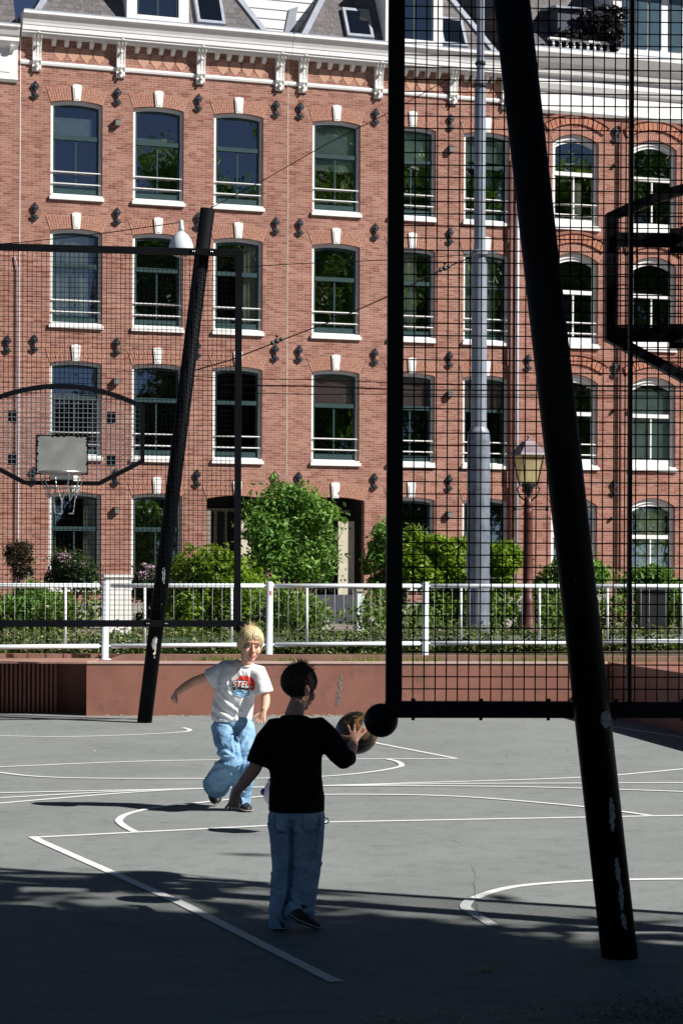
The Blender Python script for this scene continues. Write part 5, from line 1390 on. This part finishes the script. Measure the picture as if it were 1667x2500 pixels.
form('body',b2,SK2,B2,voxel=.0038,smooth=4)
face_parts(B2,HC2,RM2,.93,DARKH)
hair(B2,HC2,RM2,.93,DARKH,1500,.045,-.045,-.112,.010,tuft=420,seed=9)
s2=MB()
limb(s2,[p(724,1981,0),p(724,1960,0),p(722,1900,0),p(721,1850,0),p(721,1810,0),p(720,1782,0),p(719,1764,0),p(718,1750,0)],[(.136,.100),(.135,.100),(.128,.100),(.131,.103),(.140,.105),(.135,.095),(.100,.080),(.060,.058)],26)
limb(s2,[p(700,1785,0),p(668,1782,0),p(652,1806,0),p(628,1868,-.01)],[.062,.058,.058,.060],18)
limb(s2,[p(740,1785,0),p(778,1780,0),p(800,1802,-.01),p(826,1838,-.02),p(841,1855,-.02),p(848,1850,.03)],[.062,.060,.060,.056,.050,.046],18)
sh2=form('t_shirt',s2,BSHIRT,B2,voxel=.007,smooth=5,fold=(.009,.001,'shirt'))
part('collar',MB().tube([p(718,1752,0)+V(.060*math.cos(a),.056*math.sin(a),-.010*math.sin(a)) for a in [2*math.pi*j/24 for j in range(25)]],.007,8),BSHIRT,sh2,smooth=True)
j2=MB()
limb(j2,[p(724,1970,0),p(724,1992,0),p(724,2025,0)],[(.125,.09),(.137,.100),(.135,.098)],24)
limb(j2,[p(688,2010,.0),p(688,2060,.0),p(687,2120,.0),p(684,2170,.0),p(680,2215,.0),p(682,2264,.0)],[.072,.053,.048,.047,.046,.050],20)
limb(j2,[p(752,2010,-.02),p(752,2050,-.02),p(749,2100,-.01),p(744,2150,-.02),p(737,2195,-.04),p(730,2238,-.10)],[.080,.076,.072,.069,.067,.071],20)
jj=form('jeans',j2,JE2,B2,voxel=.006,smooth=5,fold=(.006,.001,'leg'))
crease(jj.data,O2,[([(714,2008),(712,2060),(711,2132),(706,2185),(698,2230)],5,.022),([(722,2098),(750,2106),(780,2104)],5,.010),([(716,2122),(742,2124),(768,2114)],4.5,.009),([(716,2150),(738,2142),(758,2128)],4.5,.009),
 ([(710,2162),(730,2170),(752,2182)],5,.010),([(708,2194),(736,2204),(764,2220)],5,.010),([(702,2226),(716,2210),(738,2208),(745,2218)],4,.008),([(662,2214),(675,2230),(692,2238)],4.5,.008),([(668,2126),(685,2134),(702,2131)],4.5,.007),
 ([(664,2170),(680,2178),(696,2172)],4.5,.007),([(725,2060),(748,2072),(770,2066)],5,.007),([(735,2020),(752,2034),(775,2030)],4,.006),([(667,2050),(684,2058)],4,.005)])
# seams, back pockets and hammer loop
pk=MB(); bv2=BVHTree.FromPolygons([v.co for v in jj.data.vertices],[tuple(f.vertices) for f in jj.data.polygons])
def on(px,py):
    q=p(px,py,-.3); h=bv2.ray_cast(V(q.x,-2,q.z),V(0,1,0)); return (h[0]+V(0,-.003,0)) if h[0] else q
pk=MB()
for cx_ in (686,756):
    o_=[(cx_-20,2000),(cx_+20,2000),(cx_+20,2038),(cx_,2050),(cx_-20,2038),(cx_-20,2000)]
    for a,b in zip(o_[:-1],o_[1:]):
        pk.tube([on(a[0]+(b[0]-a[0])*t/5,a[1]+(b[1]-a[1])*t/5) for t in range(6)],.0016,5)
pk.tube([on(783-i*1.6,2000+i*11) for i in range(9)],.0014,5)
part('stitching',pk,M('denim_stitch',(.16,.20,.28),.8,bump=0),jj)
part('hammer_loop',MB().tube([p(791,1996,-.02),p(801,1999,-.02),p(803,2005,-.02),p(798,2010,-.02),p(790,2010,-.02)],[(.008,.003)]*5,8),JE2,jj)
shoe(B2,p(714,2243,-.16),V(p(770,2272,.05).x,.06,.006),V(.1,-.60,.9),label='dark trainer pushing off with its sole towards us')
shoe(B2,V(p(683,2250,-.03).x,-.04,.004),V(p(678,2250,.10).x,.15,.004),V(0,0,1))

# ================================================================== TREES OUT OF FRAME
def tree(name,label,loc,h,cr,n,size,m,z0=2.6,seed=1,rx=1.0,dense=46,taper=False):
    rs=random.Random(seed); t=thing(name,label,'tree',loc,0,'tall trees beside the court')
    mb=MB(); mb.tube([(0,0,-.1),(.05,.02,z0*.5),(0,0,z0),(.1,0,h*.6),(0,0,h*.85)],[.28,.22,.19,.12,.03],12); blobs=[]
    for i in range(dense):
        fz=rs.random(); z=z0+cr*.3+(h-z0-cr*.6)*fz; rr=(1 if not taper else .35+.65*min(1,(z-z0)/7))*cr*math.sqrt(max(.1,1-((fz-.42)/.75)**2))*rs.uniform(.1,.78); a=rs.uniform(0,6.28)
        c=V(rr*math.cos(a)*rx,rr*math.sin(a),z); r=cr*rs.uniform(.24,.40); blobs.append((c,V(r,r,r*.75)))
        if i%3==0: mb.tube([V(0,0,z0+(z-z0)*.4),(V(0,0,z)+c)/2,c],[.08,.05,.015],6)
    part('trunk',mb,MT['bark'],t); part('crown',leaf_mesh(blobs,n,size,m,'crown'),None,t); return t
tree('tree','broad leafy tree to the right of the court whose shade falls across the foreground',(7.4,3.62,0),15,3.7,90000,.20,MT['leaf_g'],z0=1.7,seed=4,dense=90,taper=True)
tree('tree','second leafy tree shading the bottom of the court',(9.5,.9,0),15,4.2,40000,.22,MT['leaf_g'],z0=2.4,seed=5)
tree('tree','tall tree across the park mirrored in the top floor windows',(38,3,0),25,4.8,22000,.24,MT['leaf_g'],seed=6)
tree('tree','rounder tree across the park mirrored in the middle windows',(44.5,6,0),28,5.5,26000,.24,MT['leaf_g'],seed=7)
tree('tree','wide tree across the park mirrored in the lower windows',(31.5,2,0),21,5.6,28000,.24,MT['leaf_d'],seed=8,z0=2)
tree('tree','dark tree across the park mirrored in the right hand windows',(55,2,0),20,6,22000,.26,MT['leaf_d'],seed=10,z0=2)
tree('tree','low dense tree across the park at the far end',(33,-16,0),13,5.5,18000,.24,MT['leaf_d'],seed=11,z0=1)

tree('tree','added sky-blocking leafy tree left of the court, out of the picture',(-7.5,3.5,0),14,4.0,30000,.17,MT['leaf_g'],z0=2.6,seed=15)  # added out of view to cut sky light on the shaded foreground
tree('tree','unseen leafy tree added behind the place we stand to block skylight',(-2.5,-6.5,0),15,4.4,30000,.17,MT['leaf_g'],z0=3.0,seed=16)  # unseen crown put in behind the camera to deepen the foreground shade
tree('tree','unseen leafy tree added behind us to the right to screen the sky',(5.5,-6.5,0),15,4.4,30000,.17,MT['leaf_g'],z0=3.0,seed=17)  # also added out of view, screens the near court from sky light
tree('tree','tall tree across the park mirrored beside the mast',(52,8,0),28,6,26000,.26,MT['leaf_g'],seed=18)
tree('tree','wide tree across the park mirrored in the right house',(60,10,0),30,7,26000,.3,MT['leaf_g'],seed=19)
tree('tree','very tall tree far across the park, left of three mirrored in the windows',(43,-20,0),31,6.5,20000,.34,MT['leaf_g'],seed=31,z0=6)
tree('tree','very tall tree far across the park, middle of three mirrored in the windows',(52,-17,0),35,7,20000,.36,MT['leaf_g'],seed=32,z0=6)
tree('tree','very tall tree far across the park, right of three mirrored in the windows',(63,-14,0),36,7,20000,.36,MT['leaf_g'],seed=33,z0=6)
